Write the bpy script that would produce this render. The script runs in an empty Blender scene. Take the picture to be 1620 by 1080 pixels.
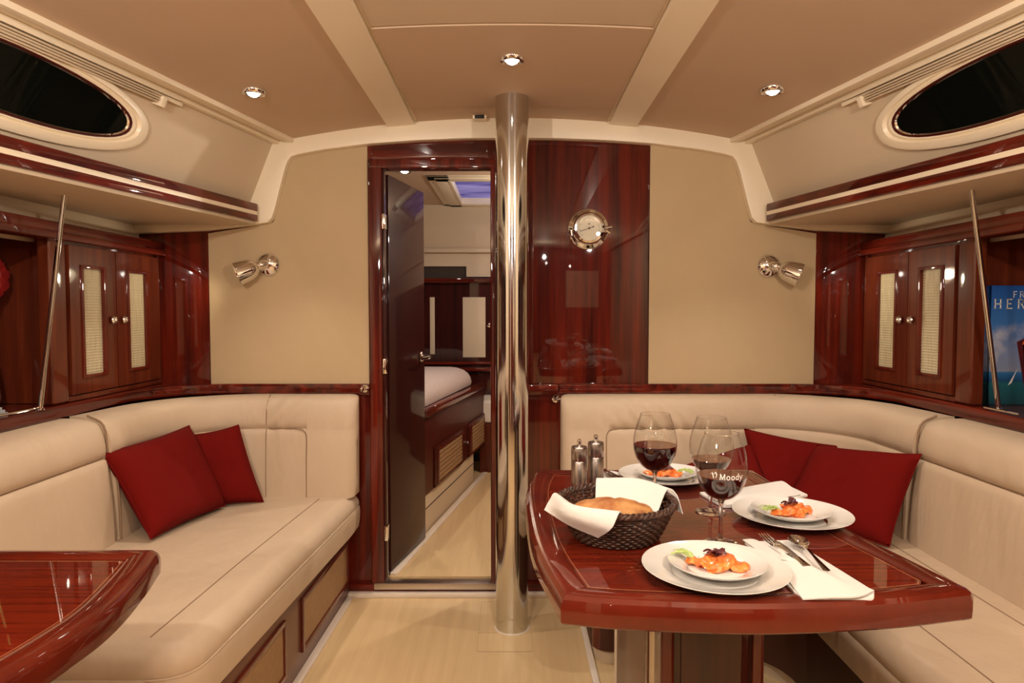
import bpy, bmesh, math, random
from mathutils import Vector, Matrix, noise
from mathutils.geometry import delaunay_2d_cdt
random.seed(7)
PI = math.pi
C = bpy.context.scene.collection

# ------------------------------------------------------------ camera, world, lights, exposure
EYE = 1.24
cam_d = bpy.data.cameras.new('camera'); cam = bpy.data.objects.new('camera', cam_d); C.objects.link(cam)
cam.location = (0, 0, EYE)
cam.rotation_euler = (PI/2 - math.atan(49/1080), 0, 0)
cam_d.sensor_width = 36; cam_d.lens = 24; cam_d.clip_start = .02
bpy.context.scene.camera = cam
w = bpy.data.worlds.new('night'); bpy.context.scene.world = w; w.use_nodes = True
w.node_tree.nodes['Background'].inputs[0].default_value = (.02, .025, .05, 1)
w.node_tree.nodes['Background'].inputs[1].default_value = .15
vs = bpy.context.scene.view_settings
vs.view_transform = 'Standard'; vs.look = 'None'; vs.gamma = 1; vs.use_curve_mapping = False
vs.exposure = 0.0
WARM = (1.0, .90, .78)

def spot(name, loc, target, energy, deg=110, blend=.6, size=.02, col=WARM):
    l = bpy.data.lights.new(name, 'SPOT'); l.energy = energy; l.spot_size = math.radians(deg)
    l.spot_blend = blend; l.shadow_soft_size = size; l.color = col
    o = bpy.data.objects.new(name, l); C.objects.link(o); o.location = loc
    o.rotation_euler = (Vector(target)-Vector(loc)).to_track_quat('-Z', 'Y').to_euler()
    return o
def area(name, loc, target, energy, sx, sy, col=WARM):
    l = bpy.data.lights.new(name, 'AREA'); l.shape = 'RECTANGLE'; l.size = sx; l.size_y = sy
    l.energy = energy; l.color = col
    o = bpy.data.objects.new(name, l); C.objects.link(o); o.location = loc
    o.rotation_euler = (Vector(target)-Vector(loc)).to_track_quat('-Z', 'Y').to_euler()
    return o
# ceiling downlights: the three in view and the rows behind the camera
DOWN = [(-.88, 2.36), (0, 2.22), (.88, 2.34)]
for i, (x, y) in enumerate(DOWN):
    spot('downlight_beam', (x, y, 1.935 if x else 2.0), (x*.98, y-.05, 0), 20, 95, .6, .015)
def lamp(name, loc, energy, size=.03, col=WARM):
    l = bpy.data.lights.new(name, 'POINT'); l.energy = energy; l.shadow_soft_size = size; l.color = col
    o = bpy.data.objects.new(name, l); C.objects.link(o); o.location = loc; return o
for x, y, e in ((-.75, .35, 50), (.75, .35, 40), (0, -.9, 24)): lamp('cabin_lamp', (x, y, 1.80), e)
spot('downlight_beam', (.15, 1.25, 1.98), (.3, 1.35, 0), 11, 120, .8, .02)
# forward cabin lamps
spot('berth_beam', (-.60, 3.86, 1.98), (-.55, 3.9, 0), 20, 165, .8, .015)
lamp('berth_lamp', (.55, 3.7, 1.80), 34, .02)

# ------------------------------------------------------------ materials
def mat(name, base, rough=.5, metal=0, coat=0, coat_r=.03, bump=0, bscale=60, var=0, vscale=(4, 4, 4),
        dark=None, ior=1.5, sheen=0, bdist=.002, stretch=(1, 1, 1), spec=None, detail=5):
    m = bpy.data.materials.new(name); m.use_nodes = True
    nt = m.node_tree; b = nt.nodes['Principled BSDF']
    b.inputs['Base Color'].default_value = (*base, 1); b.inputs['Roughness'].default_value = rough
    b.inputs['Metallic'].default_value = metal; b.inputs['Coat Weight'].default_value = coat
    b.inputs['Coat Roughness'].default_value = coat_r; b.inputs['IOR'].default_value = ior
    if sheen: b.inputs['Sheen Weight'].default_value = sheen
    if spec is not None: b.inputs['Specular IOR Level'].default_value = spec
    tc = nt.nodes.new('ShaderNodeTexCoord')
    if dark is not None or var:
        mp = nt.nodes.new('ShaderNodeMapping'); mp.inputs['Scale'].default_value = vscale
        nt.links.new(tc.outputs['Object'], mp.inputs[0])
        n = nt.nodes.new('ShaderNodeTexNoise'); n.inputs['Scale'].default_value = 1; n.inputs['Detail'].default_value = detail
        n.inputs['Roughness'].default_value = .6
        nt.links.new(mp.outputs[0], n.inputs['Vector'])
        r = nt.nodes.new('ShaderNodeValToRGB')
        d = dark if dark is not None else tuple(c*(1-var) for c in base)
        r.color_ramp.elements[0].position = .33; r.color_ramp.elements[1].position = .68
        r.color_ramp.elements[0].color = (*d, 1); r.color_ramp.elements[1].color = (*base, 1)
        nt.links.new(n.outputs['Fac'], r.inputs[0]); nt.links.new(r.outputs[0], b.inputs['Base Color'])
    if bump:
        mp2 = nt.nodes.new('ShaderNodeMapping'); mp2.inputs['Scale'].default_value = stretch
        nt.links.new(tc.outputs['Object'], mp2.inputs[0])
        n2 = nt.nodes.new('ShaderNodeTexNoise'); n2.inputs['Scale'].default_value = bscale; n2.inputs['Detail'].default_value = 3
        nt.links.new(mp2.outputs[0], n2.inputs['Vector'])
        bp = nt.nodes.new('ShaderNodeBump'); bp.inputs['Strength'].default_value = bump; bp.inputs['Distance'].default_value = bdist
        nt.links.new(n2.outputs['Fac'], bp.inputs['Height']); nt.links.new(bp.outputs[0], b.inputs['Normal'])
    return m
def emis(name, col, s):
    m = bpy.data.materials.new(name); m.use_nodes = True; nt = m.node_tree
    nt.nodes.clear(); e = nt.nodes.new('ShaderNodeEmission'); e.inputs[0].default_value = (*col, 1); e.inputs[1].default_value = s
    o = nt.nodes.new('ShaderNodeOutputMaterial'); nt.links.new(e.outputs[0], o.inputs[0]); return m

WD, WL = (.036, .0030, .0012), (.155, .0118, .0032)
W_V = mat('mahogany_upright_grain', WL, .5, 0, 1, .025, spec=.08, vscale=(28, 28, 1.2), dark=WD)
W_Y = mat('mahogany_fore_aft_grain', WL, .5, 0, 1, .025, spec=.08, vscale=(28, 1.2, 28), dark=WD)
W_X = mat('mahogany_athwart_grain', WL, .5, 0, 1, .025, spec=.08, vscale=(1.2, 28, 28), dark=WD)
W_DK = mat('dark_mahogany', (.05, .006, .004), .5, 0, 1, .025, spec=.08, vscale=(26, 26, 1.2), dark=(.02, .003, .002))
W_SAT = mat('satin_dark_mahogany', (.06, .006, .003), .5, 0, .25, .2, spec=.1)
W_BASE = mat('brown_base_board', (.075, .028, .016), .55, spec=.2)
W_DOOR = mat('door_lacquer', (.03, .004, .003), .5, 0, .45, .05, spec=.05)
W_LOCK = mat('satin_mahogany', (.14, .025, .0075), .45, 0, .7, .06, spec=.1, vscale=(30, 30, 1.5), dark=(.07, .010, .004))
W_EDGE = mat('table_edge_mahogany', (.135, .013, .0038), .5, 0, 1, .02, spec=.08, vscale=(5, 5, 5), dark=(.07, .006, .002))
W_TOP = mat('table_top_veneer', (.17, .016, .004), .5, 0, 1, .010, spec=.05, vscale=(1.5, 85, 4), dark=(.08, .006, .002))
W_TOPY = mat('table_top_veneer_cross', (.14, .013, .0035), .5, 0, 1, .010, spec=.05, vscale=(50, 2, 4), dark=(.07, .007, .003))
INLAY = mat('boxwood_line', (.30, .12, .05), .3, 0, 1, .02)
BROWN = mat('brown_laminate', (.135, .048, .026), .4, 0, .3, .15)
CANE = mat('woven_cane', (.40, .23, .105), .6, bump=.5, bscale=220, var=.35, vscale=(260, 260, 40))
LEATHER = mat('cream_leather', (.59, .455, .325), .5, bump=.5, bscale=2.6, bdist=.022, stretch=(3, 3, 1.4), var=.07, vscale=(2, 2, 2), spec=.35)
SEAM = mat('leather_stitch_line', (.27, .17, .10), .7)
CREAM = mat('cream_gelcoat', (.87, .76, .58), .35, bump=.05, bscale=30)
CREAM2 = mat('cream_liner', (.62, .50, .355), .65, bump=.1, bscale=60)
FABRIC = mat('beige_wall_fabric', (.56, .42, .25), .8, bump=.2, bscale=300, var=.05)
TAN = mat('tan_ceiling_vinyl', (.59, .43, .295), .65, bump=.08, bscale=200, var=.04)
FLOORM = mat('light_ash_floor', (.68, .50, .275), .32, bump=.03, bscale=30, vscale=(38, 1.6, 4), dark=(.61, .43, .23), spec=.4)
WHITE = mat('white_strip', (.75, .65, .55), .4)
CHROME = mat('chrome', (.86, .86, .87), .06, 1)
POLEM = mat('polished_stainless', (.66, .66, .65), .10, 1)
STEEL = mat('brushed_steel', (.50, .45, .42), .27, 1, bump=.15, bscale=60, stretch=(12, 12, .4))
ALU = mat('aluminium', (.62, .56, .5), .3, 1)
RED = mat('red_cotton', (.145, .0032, .002), .9, bump=.35, bscale=500, sheen=.0, spec=.15)
CHINA = mat('white_china', (.74, .72, .69), .12, 0, .5, .03)
NAPK = mat('white_linen', (.72, .69, .66), .85, bump=.3, bscale=420)
WICK = mat('dark_wicker', (.085, .030, .014), .45, bump=.4, bscale=150, dark=(.02, .008, .005), vscale=(90, 90, 90))
BREAD = mat('bread_crust', (.58, .30, .10), .6, bump=.8, bscale=60, dark=(.30, .085, .015), vscale=(22, 34, 22))
SALM = mat('orange_salmon', (.95, .30, .06), .3, 0, .4, .1, bump=.3, bscale=60, dark=(.82, .13, .03), vscale=(60, 60, 60))
LEAFG = mat('pale_green_frisee', (.33, .47, .09), .5, dark=(.52, .62, .26), vscale=(80, 80, 80))
BEET = mat('beet_red_leaf', (.13, .012, .014), .45, dark=(.05, .005, .01), vscale=(50, 50, 50))
PEP = mat('peppercorn_black', (.02, .012, .01), .6)
BLACKG = mat('night_window_glass', (.003, .004, .003), .03, spec=.12)
BLACK = mat('black_rubber', (.02, .018, .016), .6)
DIAL = mat('dial_face', (.80, .74, .60), .5)
INK = mat('black_print', (.05, .04, .03), .6)
WHITEP = mat('white_print', (.85, .83, .80), .6)
BEDM = mat('lilac_bedspread', (.50, .40, .37), .75, bump=.6, bscale=14, bdist=.006)
PILE = mat('white_cushion', (.72, .66, .56), .6, bump=.1, bscale=30)
BRASSI = mat('warm_reflector', (.8, .5, .2), .2, 1)
LAMP = emis('lit_bulb', (1, .88, .70), 30)
LAMPD = emis('dim_bulb', (1, .75, .45), 6)
PALEB = mat('pale_grey_cover', (.35, .37, .38), .5)
FLOW = mat('red_petal', (.25, .005, .004), .6)
RECESS_DK = mat('recess_shade_brown', (.045, .03, .022), .8)  # flat dark brown painted in for the shade of the far locker recess

def thin_glass(name):
    m = bpy.data.materials.new(name); m.use_nodes = True; nt = m.node_tree; nt.nodes.clear()
    o = nt.nodes.new('ShaderNodeOutputMaterial'); mx = nt.nodes.new('ShaderNodeMixShader')
    t = nt.nodes.new('ShaderNodeBsdfTransparent'); g = nt.nodes.new('ShaderNodeBsdfGlossy')
    lw = nt.nodes.new('ShaderNodeLayerWeight'); lw.inputs[0].default_value = .5
    pw = nt.nodes.new('ShaderNodeMath'); pw.operation = 'POWER'; pw.inputs[1].default_value = 4
    f = nt.nodes.new('ShaderNodeMath'); f.operation = 'MULTIPLY_ADD'; f.inputs[1].default_value = .85; f.inputs[2].default_value = .045
    nt.links.new(lw.outputs['Facing'], pw.inputs[0]); nt.links.new(pw.outputs[0], f.inputs[0])
    t.inputs[0].default_value = (.96, .96, .95, 1); g.inputs['Roughness'].default_value = .01
    nt.links.new(f.outputs[0], mx.inputs[0]); nt.links.new(t.outputs[0], mx.inputs[1]); nt.links.new(g.outputs[0], mx.inputs[2])
    nt.links.new(mx.outputs[0], o.inputs[0]); return m
GLASS = thin_glass('clear_glass')
SOLIDG = mat('solid_glass', (1, 1, 1), .01, ior=1.45); SOLIDG.node_tree.nodes['Principled BSDF'].inputs['Transmission Weight'].default_value = 1
WINE = mat('red_wine', (.02, .001, .002), .04, 0, 1, .01)
WINETOP = mat('red_wine_lit_top', (.10, .003, .005), .06, 0, .6, .01)  # same wine, coloured brighter on top for the light passing through

def sky_glass():
    m = bpy.data.materials.new('dusk_sky'); m.use_nodes = True; nt = m.node_tree; nt.nodes.clear()
    o = nt.nodes.new('ShaderNodeOutputMaterial'); e = nt.nodes.new('ShaderNodeEmission')
    tc = nt.nodes.new('ShaderNodeTexCoord'); mp = nt.nodes.new('ShaderNodeMapping'); mp.inputs['Scale'].default_value = (2.2, 9, 1)
    n = nt.nodes.new('ShaderNodeTexNoise'); n.inputs['Scale'].default_value = 1; n.inputs['Detail'].default_value = 6
    r = nt.nodes.new('ShaderNodeValToRGB'); r.color_ramp.elements[0].position = .35; r.color_ramp.elements[1].position = .72
    r.color_ramp.elements[0].color = (.07, .05, .20, 1); r.color_ramp.elements[1].color = (.33, .26, .50, 1)
    nt.links.new(tc.outputs['Object'], mp.inputs[0]); nt.links.new(mp.outputs[0], n.inputs['Vector'])
    nt.links.new(n.outputs['Fac'], r.inputs[0]); nt.links.new(r.outputs[0], e.inputs[0]); e.inputs[1].default_value = 1
    nt.links.new(e.outputs[0], o.inputs[0]); return m
SKY = sky_glass()

# ------------------------------------------------------------ mesh helpers (all shapes in world coordinates)
def wloc(p):
    v = Vector((0, 0, 0))
    while p: v += p.location; p = p.parent
    return v
def obj(name, bm, m, parent=None, ang=35, smooth=True, world=True, mats=None):
    bmesh.ops.recalc_face_normals(bm, faces=bm.faces)
    if parent is not None and world: bmesh.ops.translate(bm, verts=bm.verts, vec=-wloc(parent))
    me = bpy.data.meshes.new(name); bm.to_mesh(me); bm.free()
    for k in (mats or [m]): me.materials.append(k)
    if smooth:
        for f in me.polygons: f.use_smooth = True
        me.set_sharp_from_angle(angle=math.radians(ang))
    o = bpy.data.objects.new(name, me); C.objects.link(o); o.parent = parent
    return o
def thing(name, label, cat, loc=(0, 0, 0), group=None):
    o = bpy.data.objects.new(name, None); C.objects.link(o); o.location = loc; o.empty_display_size = .05
    o['label'] = label; o['category'] = cat
    if group: o['group'] = group
    return o
def tag(o, label, cat, group=None):
    o['label'] = label; o['category'] = cat
    if group: o['group'] = group
    return o
def struct(name, bm, m, ang=35, label=None, mats=None):
    o = obj(name, bm, m, None, ang, mats=mats); o['kind'] = 'structure'
    if label: o['label'] = label
    return o
def lab(o, s): o['label'] = s; return o
def merge(*bms):
    out = bmesh.new()
    for b in bms:
        me = bpy.data.meshes.new('tmp'); b.to_mesh(me); out.from_mesh(me); bpy.data.meshes.remove(me); b.free()
    return out
def box(x0, x1, y0, y1, z0, z1, bev=0, seg=2):
    bm = bmesh.new()
    bmesh.ops.create_cube(bm, size=1)
    for v in bm.verts:
        v.co = Vector(((x0+x1)/2+v.co.x*(x1-x0), (y0+y1)/2+v.co.y*(y1-y0), (z0+z1)/2+v.co.z*(z1-z0)))
    if bev: bmesh.ops.bevel(bm, geom=bm.edges[:], offset=bev, segments=seg, profile=.6, affect='EDGES')
    return bm
def hexa(p, bev=0, seg=2):      # 8 points: bottom 4 then top 4
    bm = bmesh.new(); v = [bm.verts.new(q) for q in p]
    for f in ((0, 1, 2, 3), (4, 5, 6, 7), (0, 1, 5, 4), (1, 2, 6, 5), (2, 3, 7, 6), (3, 0, 4, 7)): bm.faces.new([v[i] for i in f])
    bmesh.ops.recalc_face_normals(bm, faces=bm.faces)
    if bev: bmesh.ops.bevel(bm, geom=bm.edges[:], offset=bev, segments=seg, profile=.6, affect='EDGES')
    return bm
def cap2d(bm, pts):            # robust triangulated cap of a flat outline
    z = pts[0].z; n = len(pts)
    co, ed, fc, _, _, _ = delaunay_2d_cdt([Vector((p.x, p.y)) for p in pts], [(i, (i+1) % n) for i in range(n)], [], 1, 1e-6)
    V = [bm.verts.new((p.x, p.y, z)) for p in co]
    for f in fc:
        try: bm.faces.new([V[i] for i in f])
        except ValueError: pass
def prism(pts, lo, hi, axis='z', bev=0, seg=2, f=None):
    bm = bmesh.new()
    def q(a, b, c): return (a, b, c) if axis == 'z' else ((a, c, b) if axis == 'y' else (c, a, b))
    A = [bm.verts.new(q(a, b, lo)) for a, b in pts]; B = [bm.verts.new(q(a, b, hi)) for a, b in pts]
    n = len(pts)
    c1 = bm.faces.new(A); c2 = bm.faces.new(B)
    for i in range(n): bm.faces.new((A[i], A[(i+1) % n], B[(i+1) % n], B[i]))
    bmesh.ops.recalc_face_normals(bm, faces=bm.faces)
    if bev:
        es = list(set(c1.edges[:]+c2.edges[:])); bmesh.ops.bevel(bm, geom=es, offset=bev, segments=seg, profile=.6, affect='EDGES')
    bmesh.ops.triangulate(bm, faces=[x for x in bm.faces if len(x.verts) > 4], ngon_method='EAR_CLIP')
    return bm
def lathe(prof, c=(0, 0, 0), axis=(0, 0, 1), n=32, cap=False):
    bm = bmesh.new(); rings = []
    M = Vector((0, 0, 1)).rotation_difference(Vector(axis).normalized()).to_matrix(); c = Vector(c)
    for r, z in prof:
        if r < 1e-6: rings.append([bm.verts.new(c+M@Vector((0, 0, z)))])
        else: rings.append([bm.verts.new(c+M@Vector((r*math.cos(2*PI*k/n), r*math.sin(2*PI*k/n), z))) for k in range(n)])
    for a, b in zip(rings, rings[1:]):
        for k in range(n):
            k2 = (k+1) % n
            if len(a) == 1 and len(b) == 1: continue
            if len(a) == 1: bm.faces.new((a[0], b[k], b[k2]))
            elif len(b) == 1: bm.faces.new((a[k], a[k2], b[0]))
            else: bm.faces.new((a[k], a[k2], b[k2], b[k]))
    return bm
def catmull(pts, sub=6, closed=False):
    P = [Vector(p) for p in pts]; out = []; n = len(P)
    rng = range(n if closed else n-1)
    for i in rng:
        p0 = P[(i-1) % n] if closed or i > 0 else P[0]*2-P[1]
        p1 = P[i]; p2 = P[(i+1) % n]
        p3 = P[(i+2) % n] if closed or i+2 < n else P[-1]*2-P[-2]
        for k in range(sub):
            t = k/sub
            out.append(.5*((2*p1)+(-p0+p2)*t+(2*p0-5*p1+4*p2-p3)*t*t+(-p0+3*p1-3*p2+p3)*t**3))
    if not closed: out.append(P[-1])
    return out
def tube(path, r, n=10, closed=False, caps=True, flat=1.0):
    P = [Vector(p) for p in path]; bm = bmesh.new(); rings = []; m = len(P)
    up = Vector((0, 0, 1)); prev = None
    for i, p in enumerate(P):
        a = P[i-1] if (i > 0 or closed) else p; b = P[(i+1) % m] if (i < m-1 or closed) else p
        t = (b-a).normalized()
        if prev is None:
            s = t.cross(up)
            if s.length < .05: s = t.cross(Vector((1, 0, 0)))
        else: s = prev-t*prev.dot(t)
        s.normalize(); prev = s; u = s.cross(t)
        rr = r(i/(m-1)) if callable(r) else r
        rings.append([bm.verts.new(p+s*math.cos(2*PI*k/n)*rr+u*math.sin(2*PI*k/n)*rr*flat) for k in range(n)])
    for i in range(m if closed else m-1):
        A, B = rings[i], rings[(i+1) % m]
        for k in range(n): bm.faces.new((A[k], A[(k+1) % n], B[(k+1) % n], B[k]))
    if caps and not closed: bm.faces.new(rings[0]); bm.faces.new(rings[-1])
    return bm
def arc(cx, cy, r, a0, a1, n=8):
    return [(cx+r*math.cos(math.radians(a0+(a1-a0)*k/n)), cy+r*math.sin(math.radians(a0+(a1-a0)*k/n))) for k in range(n+1)]
def roundpoly(pts, r, n=6):     # r: number or one per corner
    out = []; N = len(pts)
    for i in range(N):
        p = Vector(pts[i]); a = Vector(pts[i-1]); b = Vector(pts[(i+1) % N]); rr = r[i] if isinstance(r, (list, tuple)) else r
        if rr <= 0: out.append((p.x, p.y)); continue
        da = (a-p).normalized(); db = (b-p).normalized(); rr = min(rr, (a-p).length*.49, (b-p).length*.49)
        for k in range(n+1):
            t = k/n; q = (p+da*rr)*(1-t)**2+p*2*t*(1-t)+(p+db*rr)*t*t; out.append((q.x, q.y))
    return out
def offs(pts, d, closed=True):   # positive = inward for counter-clockwise outlines
    n = len(pts); out = []
    for i in range(n):
        p = Vector(pts[i])
        a = Vector(pts[i-1]) if (closed or i > 0) else None; b = Vector(pts[(i+1) % n]) if (closed or i < n-1) else None
        ns = []
        for s, e in ((a, p), (p, b)):
            if s is None or e is None: continue
            t = e-s
            if t.length < 1e-7: continue
            t.normalize(); ns.append(Vector((-t.y, t.x)))
        m = sum(ns, Vector((0, 0))); m.normalize()
        k = max(.5, m.dot(ns[0]))
        out.append((p.x+m.x*d/k, p.y+m.y*d/k))
    return out
def ring_sweep(outline, prof, cap_top=False, cap_bot=False, close_prof=False):   # prof: (inset, z)
    dn_ = []
    for p, q in zip(outline, list(outline[1:])+[outline[0]]):       # short stations keep the shading normals honest
        L = math.dist(p, q); k = max(1, int(L/.06))
        dn_ += [(p[0]+(q[0]-p[0])*i/k, p[1]+(q[1]-p[1])*i/k) for i in range(k)]
    outline = dn_
    bm = bmesh.new(); rings = []
    for d, z in prof:
        rings.append([bm.verts.new((x, y, z)) for x, y in offs(outline, d)])
    n = len(outline); prs = list(zip(rings, rings[1:]))
    if close_prof: prs.append((rings[-1], rings[0]))
    for A, B in prs:
        for k in range(n): bm.faces.new((A[k], A[(k+1) % n], B[(k+1) % n], B[k]))
    for on, R in ((cap_top, rings[-1]), (cap_bot, rings[0])):
        if on: cap2d(bm, [v.co.copy() for v in R])
    if cap_top or cap_bot: bmesh.ops.remove_doubles(bm, verts=bm.verts[:], dist=1e-5)
    return bm
def path_sweep(path, proff, caps=True):      # path 2D open, proff(i, s) -> closed list of (offset left of path, z)
    bm = bmesh.new(); n = len(path); rings = []
    L = [0]
    for a, b in zip(path, path[1:]): L.append(L[-1]+(Vector(b)-Vector(a)).length)
    for i in range(n):
        pr = proff(L[i], L[-1])
        p = Vector(path[i]); ns = []
        for s, e in ((i-1, i), (i, i+1)):
            if s < 0 or e >= n: continue
            t = (Vector(path[e])-Vector(path[s])).normalized(); ns.append(Vector((-t.y, t.x)))
        m = sum(ns, Vector((0, 0))).normalized()
        rings.append([bm.verts.new((p.x+m.x*d, p.y+m.y*d, z)) for d, z in pr])
    K = len(rings[0])
    for A, B in zip(rings, rings[1:]):
        for k in range(K): bm.faces.new((A[k], A[(k+1) % K], B[(k+1) % K], B[k]))
    if caps: bmesh.ops.triangulate(bm, faces=[bm.faces.new(rings[0]), bm.faces.new(rings[-1])])
    return bm
def patch(rows, sub=5, th=.0):      # rows of equal count of points -> smooth sheet
    R = [catmull(r, sub) for r in rows]; cols = list(zip(*R)); S = [catmull(c, sub) for c in cols]
    bm = bmesh.new(); V = [[bm.verts.new(p) for p in c] for c in S]
    for a, b in zip(V, V[1:]):
        for k in range(len(a)-1): bm.faces.new((a[k], a[k+1], b[k+1], b[k]))
    if th:
        bmesh.ops.recalc_face_normals(bm, faces=bm.faces)
        bmesh.ops.solidify(bm, geom=bm.faces[:], thickness=th)
    return bm
def mirror(bm): 
    for v in bm.verts: v.co.x = -v.co.x
    bmesh.ops.reverse_faces(bm, faces=bm.faces[:]); return bm
# ------------------------------------------------------------ the setting
def cx_edge(y): return .93+.2*(2.9-max(y, .9))          # half width of the ceiling
def cz(x, y):
    e = cx_edge(y); return 1.962+.088*(1-min(1, (x/e)**2))
bm = box(-2.1, 2.1, -1.7, 2.98, -.04, 0); floor = struct('floor', bm, FLOORM)
obj('floor_hatch', ring_sweep(roundpoly([(-.13, 2.43), (.075, 2.43), (.075, 2.86), (-.13, 2.86)], .015), [(0, .0006), (.002, .0006), (.002, .0012), (0, .0012)], close_prof=True), mat('hatch_joint', (.52, .37, .21), .6), floor)
obj('floor_hatch_joint', box(-.13, -.06, 2.575, 2.577, .0005, .0012), bpy.data.materials['hatch_joint'], floor)

# ceiling shell and its panels
def ceil_grid(x0, x1, y0, y1, drop, th, nx=14, ny=6, edge=False, fx=None, bev=.003):
    bm = bmesh.new(); V = {}
    for s, dz in ((0, -drop), (1, -drop+th)):
        for i in range(nx+1):
            for j in range(ny+1):
                y = y0+(y1-y0)*j/ny; a = x0(y) if callable(x0) else x0; b = x1(y) if callable(x1) else x1
                x = a+(b-a)*i/nx; V[s, i, j] = bm.verts.new((x, y, cz(x, y)+dz))
    for i in range(nx):
        for j in range(ny):
            for s in (0, 1): bm.faces.new([V[s, i, j], V[s, i+1, j], V[s, i+1, j+1], V[s, i, j+1]])
    for i in range(nx):
        for j in (0, ny): bm.faces.new([V[0, i, j], V[0, i+1, j], V[1, i+1, j], V[1, i, j]])
    for j in range(ny):
        for i in (0, nx): bm.faces.new([V[0, i, j], V[0, i, j+1], V[1, i, j+1], V[1, i, j]])
    return bm
ceiling = struct('ceiling', ceil_grid(lambda y: -cx_edge(y)-.15, lambda y: cx_edge(y)+.15, -1.7, 2.96, -.004, .03, 20, 16), CREAM)
for s in (-1, 1):
    a, b = (lambda y: -cx_edge(y)+.005, -.50) if s < 0 else (.50, lambda y: cx_edge(y)-.005)
    lab(obj('ceiling_panel', ceil_grid(a, b, .6, 2.93, .002, .012), TAN, ceiling), 'tan vinyl side panel')
    obj('ceiling_beam', ceil_grid(s*.465-.056, s*.465+.056, -1.6, 2.905, .014, .024, 3, 12), CREAM, ceiling)
    obj('ceiling_panel', ceil_grid(a, b, -1.6, .58, .002, .012), TAN, ceiling)
obj('ceiling_panel', ceil_grid(-.398, .398, 1.965, 2.722, .006, .016), TAN, ceiling)
obj('ceiling_panel', ceil_grid(-.398, .398, 2.728, 2.93, .003, .013), TAN, ceiling)
lab(obj('ceiling_panel', ceil_grid(-.40, .40, -1.0, 1.955, .003, .013), CREAM2, ceiling), 'smooth cream panel')
# edge mouldings where deck and coaming meet
for s, nm in ((-1, 'trim_1'), (1, 'trim_2')):
    bms = []
    for dx0, dx1, z0, z1 in ((-.012, .022, 1.945, 1.975), (.022, .05, 1.953, 1.975), (.05, .078, 1.938, 1.975)):
        p = []
        for z in (z0, z1):
            for y, dx in ((.9, dx0), (.9, dx1), (2.93, dx1), (2.93, dx0)): p.append((s*(cx_edge(y)+dx), y, z))
        bms.append(hexa(p, .005))
    struct(nm, merge(*bms), CREAM)

# bulkhead at Y 2.95 with the door opening
BW = 2.1
bulk = struct('wall_forward', merge(box(-BW, -.554, 2.95, 2.985, 0, 2.1), box(-.092, BW, 2.95, 2.985, 0, 2.1),
              box(-.554, -.092, 2.95, 2.985, 1.842, 2.1), box(-.554, -.092, 2.95, 2.985, 0, .045)), W_V)
def panel(pts, y0, y1, m, name='wall_panel', parent=bulk, bev=.0015): return obj(name, prism(pts, y0, y1, 'y', bev), m, parent)
lab(panel(roundpoly([(-1.303, .922), (-.617, .922), (-.617, 1.97), (-.94, 1.90), (-1.02, 1.615), (-1.303, 1.57)], [0, 0, 0, .01, .02, 0]), 2.944, 2.952, FABRIC), 'beige fabric covered panel')
lab(panel(roundpoly([(.590, .922), (1.305, .922), (1.305, 1.57), (1.02, 1.615), (.94, 1.90), (.590, 1.97)], [0, 0, 0, .02, .01, 0]), 2.944, 2.952, FABRIC), 'beige fabric covered panel')
panel([(-.06, .922), (.586, .922), (.586, 1.98), (-.06, 1.98)], 2.9455, 2.952, W_V)
panel([(-1.60, .922), (-1.306, .922), (-1.306, 1.59), (-1.60, 1.59)], 2.9455, 2.952, W_V)
panel([(1.308, .922), (1.60, .922), (1.60, 1.59), (1.308, 1.59)], 2.9455, 2.952, W_V)
lab(panel([(-.60, 1.885), (-.04, 1.885), (-.04, 1.985), (-.60, 1.985)], 2.9455, 2.952, W_X), 'header panel over the door')
# cream moulded ring frame
inn = [(0, 1.965), (.2, 1.963), (.4, 1.955), (.6, 1.941), (.8, 1.916), (.90, 1.897), (.93, 1.888), (.945, 1.87), (.96, 1.83), (1.0, 1.68), (1.015, 1.632), (1.035, 1.612), (1.10, 1.603), (1.3, 1.580), (1.62, 1.566)]
out = [(0, 2.06), (.2, 2.058), (.4, 2.045), (.6, 2.03), (.8, 2.0), (.93, 1.97), (.99, 1.962), (1.02, 1.958), (1.05, 1.95), (1.075, 1.85), (1.11, 1.70), (1.14, 1.66), (1.17, 1.63), (1.3, 1.625), (1.62, 1.625)]
poly = [(x, z) for x, z in inn] + [(x, z) for x, z in reversed(out)]
half = prism([(x, z) for x, z in poly], 2.905, 2.952, 'y', .004)
half2 = mirror(prism([(x, z) for x, z in poly], 2.905, 2.952, 'y', .004))
struct('trim_3', merge(half, half2), CREAM)
# rail across the bulkhead and low trim
struct('baseboard_forward', merge(box(-.71, .22, 2.925, 2.952, .004, .05, .004), ), W_X)
struct('trim_4', merge(box(-.72, .27, 2.895, 2.925, 0, .018, .003)), WHITE)
struct('trim_5', merge(box(.0, .20, 2.925, 2.952, .875, .922, .006)), W_X)
struct('trim_15', merge(box(-.66, -.614, 2.925, 2.952, .875, .922, .006)), W_X)
# door frame
fr = merge(box(-.613, -.556, 2.925, 2.99, .048, 1.88, .008, 3), box(-.092, -.052, 2.925, 2.99, .048, 1.88, .008, 3), box(-.613, -.052, 2.923, 2.99, 1.843, 1.882, .008, 3))
struct('trim_6', fr, W_V)
struct('trim_7', merge(box(-.556, -.545, 2.94, 3.0, .05, 1.842, .002)), W_DK)
sill = struct('trim_8', box(-.60, -.07, 2.915, 2.975, .028, .056, .004), ALU)
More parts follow.
